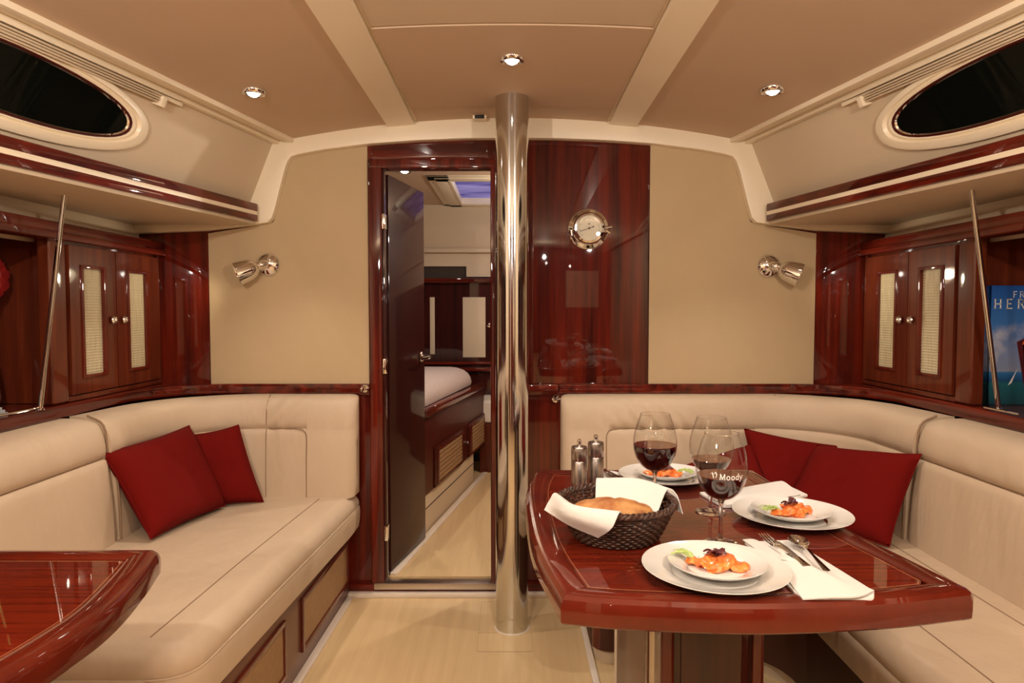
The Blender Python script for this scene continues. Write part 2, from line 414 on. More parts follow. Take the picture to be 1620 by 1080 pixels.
# door leaf, opened forward about 80 degrees
hx, hy, fx, fy = -.538, 2.995, -.442, 3.45
dv = Vector((fx-hx, fy-hy)); dl = dv.length; dv.normalize(); dn = Vector((-dv.y, dv.x))
def dpt(t, o, z): return (hx+dv.x*t+dn.x*o, hy+dv.y*t+dn.y*o, z)
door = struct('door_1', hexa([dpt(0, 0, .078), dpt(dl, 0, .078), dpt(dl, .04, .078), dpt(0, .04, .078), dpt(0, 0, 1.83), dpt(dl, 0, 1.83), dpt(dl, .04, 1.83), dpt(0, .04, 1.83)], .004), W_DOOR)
for z in (1.62, 1.0, .27):
    obj('hinge', hexa([(-.556, 2.93, z-.032), (-.541, 2.93, z-.032), (-.541, 2.985, z-.032), (-.556, 2.985, z-.032), (-.556, 2.93, z+.032), (-.541, 2.93, z+.032), (-.541, 2.985, z+.032), (-.556, 2.985, z+.032)], .002), CHROME, door)
hb = Vector(dpt(dl-.055, 0, 1.01)); nrm = Vector((-dn.x, -dn.y, 0))
h = obj('door_handle', merge(lathe([(0, .0), (.024, 0), (.026, .004), (.022, .009), (.011, .012), (.010, .04), (.012, .046), (0, .047)], hb, nrm, 24),
    tube(catmull([hb+nrm*.036, hb+nrm*.052+Vector((-dv.x, -dv.y, 0))*.02, hb+nrm*.056+Vector((-dv.x, -dv.y, 0))*.06, hb+nrm*.052+Vector((-dv.x, -dv.y, 0))*.13], 5), .0085, 10)), CHROME, door)
lab(h, 'chrome lever handle')

# left and right sides, mirrored
def quad_wall(pts, th=.02):       # pts 4 corners, thickness towards outside (away from x=0)
    s = -1 if pts[0][0] < 0 else 1
    return hexa([*pts, *[(x+s*th, y, z) for x, y, z in pts]])
for s, side in ((-1, 'left'), (1, 'right')):
    top0, top1 = (s*1.40, .9, 1.96), (s*1.0, 2.905, 1.96)
    bot0, bot1 = (s*(1.118+.4), .9, 1.62), (s*1.135, 2.905, 1.62)
    # sloping coaming wall (below it the shelf), hull side, and plain run behind the camera
    c = struct('wall_'+side, merge(
        quad_wall([top0, top1, (s*1.135, 2.905, 1.62), (s*1.53, .9, 1.62)]),
        quad_wall([(s*1.60, .5, 1.47), (s*1.60, 2.95, 1.47), (s*1.60, 2.95, 1.64), (s*1.60, .5, 1.64)]),
        box(*sorted((s*1.62, s*1.66)), -1.7, .9, 0, 2.0)), CREAM2)
    struct('wall_%s_hull' % side, box(*sorted((s*1.95, s*1.98)), -.3, 2.95, 0, 1.65), W_SAT)
    # overhead shelf: underside board and double mahogany fiddle with a cream stripe
    sh = thing('overhead_shelf', 'long cream overhead shelf edged with two mahogany bands above the %s lockers' % ('port' if s < 0 else 'starboard') if False else
               'long cream overhead shelf with double mahogany edge bands along the %s wall' % side, 'shelf', (s*1.3, 1.9, 1.6), 'overhead shelves')
    f = lambda y: s*(1.06+.2*(2.9-y))
    def band(z0, z1, out_, th, bev):
        p = []
        for z in (z0, z1):
            p += [(f(.9)-s*out_, .9, z), (f(2.88)-s*out_, 2.88, z), (f(2.88)-s*out_+s*th, 2.88, z), (f(.9)-s*out_+s*th, .9, z)]
        return hexa(p, bev, 3)
    p = []
    for z in (1.600, 1.616): p += [(f(.9)+s*.01, .9, z), (f(2.88)+s*.01, 2.88, z), (s*1.60, 2.9, z), (s*1.60, .9, z)]
    obj('shelf_board', hexa(p, .002), CREAM2, sh)
    obj('edge_band', band(1.612, 1.640, 0, .03, .006), W_Y, sh)
    obj('edge_band', band(1.652, 1.686, 0, .03, .006), W_Y, sh)
    lab(obj('edge_stripe', band(1.638, 1.654, -.0015, .02, .001), CREAM, sh), 'cream stripe between the bands')
    # porthole
    a = Vector((s*1.0, 2.905, 1.96)); d1 = (Vector(top0)-a).normalized()
    nw = d1.cross(Vector(bot1)-a).normalized()
    if nw.x*s > 0: nw = -nw                     # faces into the cabin
    cyc = 1.75
    def onw(y, z):    # point of the wall plane with given y, z
        x = a.x-(nw.y*(y-a.y)+nw.z*(z-a.z))/nw.x
        return Vector((x, y, z))
    def oval(rb, rt, zz, k=1.0, N=48):
        pts = []
        for i in range(N):
            t = 2*PI*i/N; cc, ss = math.cos(t), math.sin(t)
            u = abs(cc)**(2/2.25)*(1 if cc > 0 else -1); v = abs(ss)**(2/2.25)*(1 if ss > 0 else -1)
            pts.append((cyc+rb*u, zz+rt*v-.010*max(0, u)))
        return pts
    def oval_bm(specs, cap=False):
        bm = bmesh.new(); R = []
        for rb, rt, o, zz in specs: R.append([bm.verts.new(onw(y, z)+nw*o) for y, z in oval(rb, rt, zz)])
        for A, B in zip(R, R[1:]):
            for k in range(48): bm.faces.new((A[k], A[(k+1) % 48], B[(k+1) % 48], B[k]))
        if cap: bm.faces.new(R[-1])
        return bm
    zc = 1.828
    win = struct('window_%d' % (1 if s < 0 else 2), oval_bm([(.425, .084, .002, zc), (.425, .084, .006, zc)], True), BLACKG)
    wf = obj('window_frame', oval_bm([(.492, .116, .001, zc-.004), (.489, .113, .013, zc-.004), (.478, .105, .017, zc-.002), (.452, .095, .018, zc), (.446, .092, .008, zc), (.436, .088, .010, zc), (.430, .085, .014, zc), (.421, .082, .012, zc), (.419, .081, .004, zc)]), CREAM, win)
    obj('gasket', oval_bm([(.423, .0835, .010, zc), (.419, .081, .013, zc), (.414, .078, .0125, zc), (.411, .076, .007, zc)]), W_SAT, win)
    obj('window_rim', oval_bm([(.413, .0775, .008, zc), (.410, .0755, .0105, zc), (.405, .073, .0065, zc)]), CHROME, win)
    # blind track above the porthole
    bt = thing('blind_track', 'cream window blind track with folded slats above the %s porthole' % side, 'blind', tuple(onw(1.8, 1.93)), 'blind tracks')
    def bar(z0, z1, o, ya, yb, bev=.002):
        return hexa([onw(ya, z0)+nw*0, onw(yb, z0)+nw*0, onw(yb, z0)+nw*o, onw(ya, z0)+nw*o, onw(ya, z1), onw(yb, z1), onw(yb, z1)+nw*o, onw(ya, z1)+nw*o], bev)
    obj('track', bar(1.944, 1.951, .030, .95, 2.30), CREAM, bt)
    for k in range(4): obj('slat', bar(1.914+k*.007, 1.9195+k*.007, .024+.003*(k % 2), .95, 2.25), CREAM2, bt)
    obj('bracket', merge(bar(1.905, 1.937, .034, 2.225, 2.245), bar(1.930, 1.942, .02, 2.20, 2.33)), CREAM, bt)
    # settee-back rail: plan shape with a swept corner
    if s < 0: inner_end = -.617
    else: inner_end = .205
    px = [(s*1.498, .9)] + [(s*x, y) for x, y in arc(1.498-.33, 2.60, .33, 0, 90, 10)] + [(inner_end, 2.93), (inner_end, 2.952), (s*1.95, 2.952), (s*1.95, .9)]
    struct('trim_%d' % (9 if s < 0 else 10), prism(px, .882, .924, 'z', .006, 3), W_Y)

    # lockers
    lk = thing('locker_cabinet', 'mahogany wall locker with two cane-panelled doors beside the %s' % ('stainless pole on the port side' if False else ('steel rod at the left wall' if s < 0 else 'blue book at the right wall')), 'cabinet', (s*1.7, 2.6, .926), 'wall lockers')
    def sb(x0, x1, *r, **k): return box(*sorted((s*x0, s*x1)), *r, **k)
    obj('carcass', merge(sb(1.53, 1.90, 2.30, 2.94, .926, 1.53), sb(1.515, 1.56, 2.245, 2.33, .926, 1.53, bev=.012, seg=3), sb(1.515, 1.56, 2.925, 2.944, .926, 1.53, bev=.004), sb(1.515, 1.55, 2.325, 2.93, .926, .945, bev=.004)), W_LOCK, lk)
    obj('cornice', merge(sb(1.485, 1.56, .9, 2.944, 1.472, 1.50, bev=.008, seg=3), sb(1.50, 1.60, .9, 2.944, 1.497, 1.533, bev=.006, seg=3)), W_Y, lk)
    for (y0, y1, ky) in ((2.337, 2.608, 2.577), (2.613, 2.922, 2.650)):
        ym = (y0+y1)/2
        iy0, iy1 = (2.405, 2.532) if y0 < 2.5 else (2.692, 2.822)
        iz0, iz1 = 1.01, 1.39
        bm = merge(sb(1.51, 1.53, y0, iy0, .949, 1.463), sb(1.51, 1.53, iy1, y1, .949, 1.463), sb(1.51, 1.53, iy0, iy1, iz1, 1.463), sb(1.51, 1.53, iy0, iy1, .949, iz0))
        d = obj('door', bm, W_LOCK, lk)
        obj('inset_frame', merge(sb(1.505, 1.525, iy0-.010, iy0+.004, iz0-.010, iz1+.010, bev=.003), sb(1.505, 1.525, iy1-.004, iy1+.010, iz0-.010, iz1+.010, bev=.003),
            sb(1.505, 1.525, iy0, iy1, iz1-.003, iz1+.010, bev=.003), sb(1.505, 1.525, iy0, iy1, iz0-.010, iz0+.003, bev=.003)), W_EDGE, d)
        # woven cane: vertical staves with wefts bulging over them
        bm = bmesh.new(); nv, nz = 24, 150; V = []
        for i in range(nv*4+1):
            col = []
            for j in range(nz+1):
                y = iy0+(iy1-iy0)*i/(nv*4); z = iz0+(iz1-iz0)*j/nz
                k = math.sin(PI*i/4*1.0+PI/2*0)*math.cos(PI*j/2+(PI if (i//4) % 2 else 0))
                col.append(bm.verts.new((s*(1.518-.0016*k), y, z)))
            V.append(col)
        for i in range(nv*4):
            for j in range(nz): bm.faces.new((V[i][j], V[i+1][j], V[i+1][j+1], V[i][j+1]))
        obj('cane_panel', bm, WEAVE if 'WEAVE' in globals() else globals().setdefault('WEAVE', mat('cream_cane_weave', (.62, .55, .38), .6, dark=(.42, .34, .2), vscale=(10, 300, 12))), d, 60)
        kx = s*1.508
        ko = obj('knob', merge(lathe([(.0, .001), (.009, .001), (.0145, .003), (.016, .008), (.013, .012), (.009, .009), (.007, .004), (0, .004)], (kx, ky, 1.205), (-s, 0, 0), 20)), CHROME, d)
    # open shelf further aft
    struct('trim_%d' % (11 if s < 0 else 12), merge(sb(1.53, 1.95, .9, .93, .924, 1.53), sb(1.535, 1.95, .9, 2.30, 1.515, 1.53), sb(1.90, 1.95, .9, 2.30, .924, 1.53)), W_SAT)
    # steel rod from shelf to rail, and the little guard rail
    if s < 0: a0, a1 = (-1.502, 2.16, .925), (-1.405, 2.16, 1.602)
    else: a0, a1 = (1.562, 2.18, .925), (1.378, 2.065, 1.602)
    r = thing('support_rod', 'slim polished steel rod slanting from overhead shelf to the %s rail' % side, 'rod', a0, 'support rods')
    obj('rod', tube([a0, a1], .0075, 14), POLEM, r)
    obj('foot', lathe([(0, 0), (.014, 0), (.014, .003), (.009, .006), (.009, .012), (0, .012)], (a0[0], a0[1], .9245), (0, 0, 1), 20), CHROME, r)
    obj('guard_bar', tube([(s*1.51, 2.17, .93), (s*1.51, 1.96 if s < 0 else 2.02, .93)], .004, 8), CHROME, r)

# aft end and under-rail bulkheads (behind the camera, seen only in reflections)
struct('wall_aft', merge(box(-1.66, 1.66, -1.72, -1.68, 0, 2.05)), W_V)
struct('trim_13', merge(box(-.9, -.6, -1.68, -1.66, .1, 1.8), box(.5, 1.3, -1.68, -1.66, .9, 1.6)), CREAM2)

# ------------------------------------------------------------ pole
pl = thing('support_pole', 'thick polished stainless steel pole standing in front of the doorway', 'pole', (0, 2.622, 0))
obj('tube', lathe([(.0, 0), (.0635, 0), (.0635, 1.0), (.0635, 2.045), (0, 2.045)], (0, 2.622, 0.001), (0, 0, 1), 64), POLEM, pl)
obj('base_collar', lathe([(.063, 0), (.068, 0), (.066, .003), (.063, .003)], (0, 2.622, 0.0005), (0, 0, 1), 64), WHITE, pl)

# ------------------------------------------------------------ forward cabin
FZ = .06
fl2 = struct('floor', box(-.75, 1.6, 2.985, 5.3, FZ-.03, FZ), FLOORM)
def A(y): return -.54+.175*(y-3.03)
def vpanel(y0, y1, z0, z1, o0, o1, bev=0):      # slab along the angled berth line, o = offset inboard
    p = []
    for z in (z0, z1): p += [(A(y0)+o0, y0, z), (A(y1)+o0, y1, z), (A(y1)+o1, y1, z), (A(y0)+o1, y0, z)]
    return hexa(p, bev)
struct('trim_14', vpanel(3.0, 4.9, FZ, FZ+.012, .0, .035, .003), WHITE)
berth = thing('berth', 'raised double berth with mahogany side seen through the doorway', 'bed', (-.6, 4.0, FZ))
obj('plinth', vpanel(3.50, 4.66, FZ, .30, -.06, -.01, .004), CREAM2, berth)
obj('plinth_line', vpanel(3.50, 4.66, .19, .195, -.01, -.008), BLACK, berth)
obj('side_panel', vpanel(3.50, 4.95, .27, .70, -.06, .0, .004), W_SAT, berth)
obj('berth_rail', vpanel(3.50, 4.87, .685, .725, -.03, .022, .008), W_EDGE, berth)
for (ya, yb) in ((3.72, 4.26), (4.50, 4.90)):
    d = obj('drawer', vpanel(ya-.04, yb+.03, .275, .495, 0, .010, .003), W_SAT, berth)
    obj('louvre_frame', merge(vpanel(ya, ya+.012, .292, .478, .006, .018, .002), vpanel(yb-.012, yb, .292, .478, .006, .018, .002), vpanel(ya, yb, .470, .480, .006, .018, .002), vpanel(ya, yb, .288, .298, .006, .018, .002)), W_EDGE, d)
    for k in range(7): obj('louvre_slat', vpanel(ya+.012, yb-.012, .299+k*.0243, .318+k*.0243, .006, .015, .002), CANE, d)
obj('knob', lathe([(0, 0), (.009, 0), (.009, .012), (.006, .016), (0, .016)], (A(4.40)+.002, 4.40, .385), (1, -.175, 0), 14), CHROME, berth)
bm = bmesh.new()
ml = roundpoly([(-1.7, 3.50), (A(3.50)-.03, 3.50), (A(4.84)-.04, 4.84), (-1.7, 4.95)], [0, .03, .16, .05], 8)
mb = ring_sweep(ml, [(.0, .726), (-.005, .745), (.002, .775), (.02, .805), (.05, .828), (.10, .845), (.15, .852)], cap_top=True)
mt = tag(obj('mattress', mb, BEDM), 'thick mattress with a lilac grey bedspread on the berth', 'mattress')
# far seat
st = thing('bench_seat', 'small upholstered bench at the far end of the forward cabin', 'bench', (0, 5.0, FZ))
obj('seat_box', box(-.235, .5, 4.93, 5.29, FZ, .42, .004), W_LOCK, st)
obj('seat_cushion', box(-.225, .5, 4.93, 5.29, .422, .588, .025, 4), PILE, st)
obj('seat_cushion', box(-.33, -.23, 4.97, 5.28, .42, .575, .02, 3), PILE, st)
# far wall lockers and liner
BY = 5.3
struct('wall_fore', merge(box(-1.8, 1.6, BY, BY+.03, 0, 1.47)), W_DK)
def zz(z): return 1.24+(z-1.24)*BY/5.0
def xx(x): return x*BY/5.0
fp = bpy.data.objects['wall_fore']
lab(obj('wall_panel', box(xx(-.36), xx(-.194), BY-.012, BY, zz(.897), zz(1.337), .003), CREAM2, fp), 'cream inset locker panel')
obj('wall_panel', box(xx(-.60), xx(-.565), BY-.012, BY, zz(.92), zz(1.337), .003), CREAM2, fp)
obj('shelf_edge', merge(box(-1.7, 1.5, BY-.03, BY, zz(.845), zz(.865), .005), box(-1.7, 1.5, BY-.05, BY, zz(.80), zz(.825), .005), box(-1.7, 1.5, BY-.06, BY, zz(1.44), zz(1.475), .008)), W_X, fp)
obj('knob', lathe([(0, 0), (.016, 0), (.018, .01), (0, .014)], (xx(-.165), BY-.001, zz(1.134)), (0, -1, 0), 16), CHROME, fp)
struct('wall_fore_recess_shade', merge(box(-1.8, xx(-.332), BY+.0, BY+.03, 1.47, zz(1.57)), ), RECESS_DK)  # dark sheet in place of the shaded locker opening
wl = merge(box(xx(-.332), 1.6, BY-.02, BY+.01, 1.50, zz(1.66)), hexa([(-1.8, BY-.05, zz(1.66)), (1.6, BY-.05, zz(1.66)), (1.6, BY+.03, zz(1.66)), (-1.8, BY+.03, zz(1.66)), (-1.8, BY-.22, 2.04), (1.6, BY-.22, 2.04), (1.6, BY-.1, 2.04), (-1.8, BY-.1, 2.04)]),
           box(-1.8, 1.6, BY-.09, BY+.02, zz(1.655), zz(1.685), .01), box(-1.8, xx(-.332), BY-.03, BY+.01, zz(1.56), zz(1.66)))
struct('wall_fore_coaming', wl, CREAM2)
struct('ceiling', merge(box(-1.8, 1.6, 2.985, 4.03, 2.02, 2.05), box(-1.8, -.50, 4.03, BY+.03, 2.02, 2.05), box(.40, 1.6, 4.03, BY+.03, 2.02, 2.05), box(-.50, .40, 5.12, BY+.03, 2.02, 2.05)), TAN)
hatch = struct('window_3', box(-.36, .26, 4.08, 4.96, 2.05, 2.06), SKY)
def frame(x0, x1, y0, y1, w, z0, z1, b): return merge(box(x0, x1, y0, y0+w, z0, z1, bev=b), box(x0, x1, y1-w, y1, z0, z1, bev=b), box(x0, x0+w, y0, y1, z0, z1, bev=b), box(x1-w, x1, y0, y1, z0, z1, bev=b))
lab(obj('hatch_frame', merge(frame(-.50, .40, 3.98, 5.16, .13, 2.0135, 2.03, .003), frame(-.455, .355, 4.02, 5.11, .09, 2.006, 2.02, .005), frame(-.38, .28, 4.05, 4.98, .02, 2.004, 2.052, .004)), CREAM, hatch), 'cream stepped hatch surround')
obj('hatch_latch', box(-.16, -.05, 4.12, 4.22, 2.035, 2.05, .004), BLACK, hatch)
struct('wall_berth', merge(box(-1.83, -1.80, 2.985, BY+.03, 0, 2.05), box(1.6, 1.63, 2.985, BY+.03, 0, 2.05)), CREAM2)
# ------------------------------------------------------------ settees
def back_profile(s, L, hinge_end, z0=.452, ztop=.884, wide=0):
    # outline of the backrest in section: (offset to the outside, z)
    P = [(.00, z0), (.000, .50), (.003, .58), (.005, .62), (.008, .66), (.011, .69), (.014, .72), (.019, .738), (.027, .745), (.021, .752), (.018, .77), (.019, .79), (.022, .81), (.027, .83), (.034, .848), (.050, .868), (.075, .878), (.10, .8805), (.118, .8808), (.121, z0)]
    e = 1.0
    for dist in ([s] if hinge_end in ('start', 'both') else []) + ([L-s] if hinge_end in ('end', 'both') else []):
        r = .045
        if dist < r: e = min(e, math.sqrt(max(0, 1-((r-dist)/r)**2)))
    e = .25+.75*e
    pinch = 1.0
    if hinge_end in ('end',) and L-s < .21: pinch = 0
    if hinge_end == 'start' and s < .0: pinch = 0
    k = 1+.42*(wide if hinge_end == 'both' else max(0, 1-s/.55))
    out = []
    for d, z in P:
        d *= k
        if not pinch and abs(z-.745) < .012: d = min(d, .017)
        dd = .062+(d-.062)*e; zz_ = z0+.20+(z-z0-.20)*(.90+.10*e)
        out.append((dd, zz_))
    return out
def settee_back(s, x_end, y_start, y_seam, rad=.30, X0=1.335, Y0=2.825):
    # front-bottom line: along the side, round the corner, along the bulkhead; offset is to the outside
    side = [(X0, y_start+(y_seam-.003-y_start)*k/30) for k in range(31)]
    L2 = [(X0, y_seam+.003+(Y0-rad-y_seam-.003)*k/6) for k in range(6)] + arc(X0-rad, Y0-rad, rad, 0, 90, 14) 
    xs = L2[-1][0]; n = 110
    L2 += [(xs+(x_end*s-xs)*(k+1)/n, Y0) for k in range(n)]
    # (ends get closer stations)
    def dens(p):
        out = []
        for a, b in zip(p, p[1:]):
            out.append(a)
        out.append(p[-1])
        a, b = Vector(p[0]), Vector(p[1]); t = (b-a).normalized(); q = [tuple(a+t*v) for v in (0, .004, .012, .025, .04)]
        out = q + [x for x in out[1:] if (Vector(x)-a).length > .05]
        a, b = Vector(p[-1]), Vector(p[-2]); t = (b-a).normalized(); q = [tuple(a+t*v) for v in (.04, .025, .012, .004, 0)]
        return [x for x in out[:-1] if (Vector(x)-a).length > .05] + q
    side, L2 = dens(side), dens(L2)
    res = []
    for path, he in ((side, 'both'), (L2, 'end')):
        b = path_sweep(path, lambda q, L, he=he: [(-d, z) for d, z in back_profile(q, L, he, wide=1)])
        if s < 0: mirror(b)
        res.append(b)
    return res
# soft creases on the leather surfaces, real displacement
def folds(b, cx_, sgn):      # pulled leather folds fanning out below the top roll
    for v in b.verts:
        if v.co.y > 2.80 and .58 < v.co.z < .89:
            u = (v.co.x-cx_)*sgn+(v.co.z-.75)*.9
            w = math.exp(-(u/.16)**2)*max(0, 1-abs(v.co.z-.77)/.16)
            v.co.y -= .007*w*math.sin((v.co.x*sgn+(v.co.z-.6)*.75)*95)
    return b
def crease(b, amp=.003, kx=9, kz=3, zlo=.3):
    for v in b.verts:
        n = noise.noise(Vector((v.co.x*kx+v.co.z*4, v.co.y*kx, v.co.z*kz)))
        v.co += Vector((0, 0, 0)) + Vector((n*amp, n*amp, n*amp*.3))
    return b
LSET = thing('settee', 'long cream leather settee curving round the left corner with two red pillows', 'sofa', (-1.0, 2.2, 0))
RSET = thing('settee', 'cream leather settee wrapped round the dining table on the right', 'sofa', (1.1, 2.2, 0))
for s, root, xe in ((-1, LSET, -.655), (1, RSET, .207)):
    sideb, cornb = settee_back(s, xe*s*s, .95, 2.30)
    # settee_back takes x_end in mirrored space
    obj('back_cushion', crease(sideb, .002), LEATHER, root, 60)
    obj('back_cushion', folds(crease(cornb, .003), .62 if s > 0 else -1.08, 1 if s > 0 else -1), LEATHER, root, 60)
    # seam lines: along the pinch, then down the rounded corner of the inset panel
    xs = -.86 if s < 0 else .395
    Y0 = 2.825; fr_ = lambda z: {.745: .024}.get(z, .0)
    pth = [(s*1.035 if False else s*1.04, Y0+.020, .745)] + [(xs+(-s)*(-.04), Y0+.020, .745)] if False else None
    d = -1 if s < 0 else 1
    obj('seam', tube([(s*(1.335+.036), 1.0, .745), (s*(1.335+.036), 2.28, .745)], .0028, 6), SEAM, root)
    obj('seam', tube(catmull([(s*(1.335+.0), 2.30, .46), (s*1.343, 2.30, .66), (s*1.372, 2.30, .745), (s*1.385, 2.30, .85), (s*1.44, 2.30, .884)], 4), .0035, 6), SEAM, root)
    xa, xb = ((-1.02, -.905) if s < 0 else (1.02, .445))
    obj('seam', tube([(xa, Y0+.0235, .745), (xb, Y0+.0235, .745)], .0026, 6), SEAM, root)
    # vertical seams on the bulkhead run
    for xv, zt in ((-1.03 if s < 0 else 1.12, .885), ):
        obj('seam', tube(catmull([(xv, Y0-.001, .46), (xv, Y0+.004, .60), (xv, Y0+.014, .73), (xv, Y0+.026, .745), (xv, Y0+.017, .77), (xv, Y0+.03, .84), (xv, Y0+.075, zt)], 5), .0016, 6), SEAM, root)
    xi = xs; q = 1 if s < 0 else -1       # q: towards the free end
    obj('seam', tube(catmull([(xi-q*.05, Y0+.0175, .7445), (xi-q*.02, Y0+.016, .742), (xi-q*.004, Y0+.013, .725), (xi, Y0+.010, .70), (xi, Y0+.003, .60), (xi, Y0-.001, .46)], 5), .0022, 6), SEAM, root)
# left seat cushion and base
out_l = roundpoly([(-1.40, 1.52), (-.738, 1.52), (-.662, 2.80), (-.662, 2.93), (-1.40, 2.93)], [0, .10, .09, 0, 0], 8)
SEATP = [(.02, .296), (.004, .305), (.0, .33), (-.002, .37), (.0, .394), (.003, .397), (.001, .402), (.003, .42), (.012, .438), (.026, .449), (.040, .456), (.048, .4583), (.058, .4588)]
b = ring_sweep(out_l, SEATP, cap_top=True, cap_bot=True); obj('seat_cushion', b, LEATHER, LSET, 50)
# raised welt along the front, crease behind it
def off_edge(inset, z, rng): 
    o = offs(out_l, inset); return [(x, y, z) for x, y in o][rng[0]:rng[1]]
w1 = [(x, y, .396) for x, y in offs(out_l, .0005)][1:16]
obj('welt', tube(w1, .0028, 8), LEATHER, LSET)
obj('seam', tube([(-.865, 1.60, .4595), (-.845, 2.10, .4595), (-.80, 2.80, .4595)], .0016, 6), SEAM, LSET)
obj('base', merge(hexa([(-1.35, 1.55, .0), (-.742, 1.55, 0), (-.708, 2.92, 0), (-1.35, 2.92, 0), (-1.35, 1.55, .295), (-.742, 1.55, .295), (-.708, 2.92, .295), (-1.35, 2.92, .295)], .002)), BROWN, LSET)
fx_ = lambda y: -.742+.034*(y-1.55)/1.37
def fpanel(y0, y1, z0, z1, o0, o1, bev=0):
    p = []
    for z in (z0, z1): p += [(fx_(y0)+o0, y0, z), (fx_(y1)+o0, y1, z), (fx_(y1)+o1, y1, z), (fx_(y0)+o1, y0, z)]
    return hexa(p, bev)
for y0, y1 in ((2.30, 2.87), (1.62, 2.12)):
    pn = obj('locker_front', fpanel(y0, y1, .08, .245, -.002, .004), CANE, LSET)
    obj('inset_frame', merge(fpanel(y0-.012, y0+.006, .068, .257, -.002, .010, .003), fpanel(y1-.006, y1+.012, .068, .257, -.002, .010, .003), fpanel(y0, y1, .24, .257, -.002, .010, .003), fpanel(y0, y1, .068, .085, -.002, .010, .003)), W_EDGE, pn)
struct('baseboard_left', fpanel(.9, 2.90, 0, .012, .0, .027, .002), WHITE)

# right seat: L-shaped
out_r = [(.25, 2.93), (.25, 2.50)] + arc(.35, 2.40, .10, 180, 270, 8) + [(.60, 2.30)] + arc(.70, 2.12, .18, 90, 0, 8) + [(.8805, 2.0), (.882, .7), (1.40, .7), (1.40, 2.93)]
b = ring_sweep(out_r, [(d, z) for d, z in SEATP], cap_top=True, cap_bot=True); obj('seat_cushion', b, LEATHER, RSET, 50)
obj('seam', tube([(x, y, .4595) for x, y in offs(out_r, .13)][2:25], .0016, 6), SEAM, RSET)
base_r = offs(out_r, .03)
obj('base', prism(base_r, .05, .296, 'z'), W_BASE, RSET)
obj('toe_kick', prism(offs(out_r, .045), .0, .05, 'z'), CREAM2, RSET)
obj('corner_post', lathe([(0, 0), (.028, 0), (.028, .24), (0, .24)], (.312, 2.37, .055), (0, 0, 1), 24), W_EDGE, RSET)
struct('baseboard_right', merge(box(.268, .290, 1.9, 2.90, 0, .012, .002)), WHITE)

# ------------------------------------------------------------ pillows
def pillow(label, TL, TR, BL, BR, th=.06, face=(0, -1, 0), grp=None, N=26, seed=0):
    TL, TR, BL, BR = map(Vector, (TL, TR, BL, BR)); nrm = (TR-TL).cross(BL-TL).normalized()
    if nrm.dot(Vector(face)) < 0: nrm = -nrm
    cen = (TL+TR+BL+BR)/4
    bm = bmesh.new(); V = [{}, {}]
    for sd in (0, 1):
        for i in range(N+1):
            for j in range(N+1):
                u, v = -1+2*i/N, -1+2*j/N
                if sd == 1 and (i in (0, N) or j in (0, N)): V[1][i, j] = V[0][i, j]; continue
                # sides curve in between pointed corners
                uu = u*(1-.055*(1-v*v)*abs(u)); vv = v*(1-.055*(1-u*u)*abs(v))
                a, c_ = (uu+1)/2, (1-vv)/2
                p = TL*(1-a)*(1-c_)+TR*a*(1-c_)+BL*(1-a)*c_+BR*a*c_
                h = ((1-u**4)*(1-v**4))**.5*(1-.18*(u*u+v*v)/2)*th
                h *= 1+.10*noise.noise(Vector((u*1.6+seed, v*1.6, seed)))
                h += .004*noise.noise(Vector((u*4+seed, v*4, 3+seed)))*(1-u*u)*(1-v*v)*1.5
                V[sd][i, j] = bm.verts.new(p+nrm*h*(1 if sd == 0 else -1))
    for sd in (0, 1):
        for i in range(N):
            for j in range(N):
                try: bm.faces.new([V[sd][i, j], V[sd][i+1, j], V[sd][i+1, j+1], V[sd][i, j+1]])
                except ValueError: pass
    root = thing('pillow', label, 'pillow', tuple(BL*.5+BR*.5), grp)
    c = obj('cover', bm, RED, root, 80)
    ed = []
    for i in range(N): ed.append((i, 0))
    for j in range(N): ed.append((N, j))
    for i in range(N, 0, -1): ed.append((i, N))
    for j in range(N, 0, -1): ed.append((0, j))
    def ep(i, j):
        u, v = -1+2*i/N, -1+2*j/N; uu = u*(1-.055*(1-v*v)*abs(u)); vv = v*(1-.055*(1-u*u)*abs(v)); a, c_ = (uu+1)/2, (1-vv)/2
        return TL*(1-a)*(1-c_)+TR*a*(1-c_)+BL*(1-a)*c_+BR*a*c_
    obj('edge_seam', tube([ep(*e) for e in ed], .002, 6, closed=True), RED, root)
    return root
pillow('large red pillow leaning diagonally, left and in front on the left settee', (-1.385, 2.283, .760), (-1.28, 2.69, .785), (-1.215, 2.262, .472), (-1.13, 2.66, .472), .06, (1, -.5, 0), 'red pillows', seed=1)
pillow('small red pillow in the left corner half hidden behind the large one', (-1.31, 2.72, .74), (-1.115, 2.765, .775), (-1.25, 2.66, .462), (-1.01, 2.745, .462), .05, (.3, -1, 0), 'red pillows', seed=2)
pillow('red pillow upright against the back cushion in the right corner', (.955, 2.79, .755), (1.30, 2.70, .70), (.95, 2.62, .47), (1.22, 2.60, .47), .055, (0, -1, 0), 'red pillows', seed=3)
pillow('nearest red pillow on the right settee leaning on the side cushion', (1.17, 2.60, .725), (1.355, 2.24, .765), (1.00, 2.52, .468), (1.235, 2.20, .468), .06, (-1, -.5, 0), 'red pillows', seed=4)
pillow('low red pillow lying behind the wine glasses', (.66, 2.72, .605), (.98, 2.76, .70), (.66, 2.46, .475), (1.0, 2.46, .475), .045, (0, -1, .5), 'red pillows', seed=5)

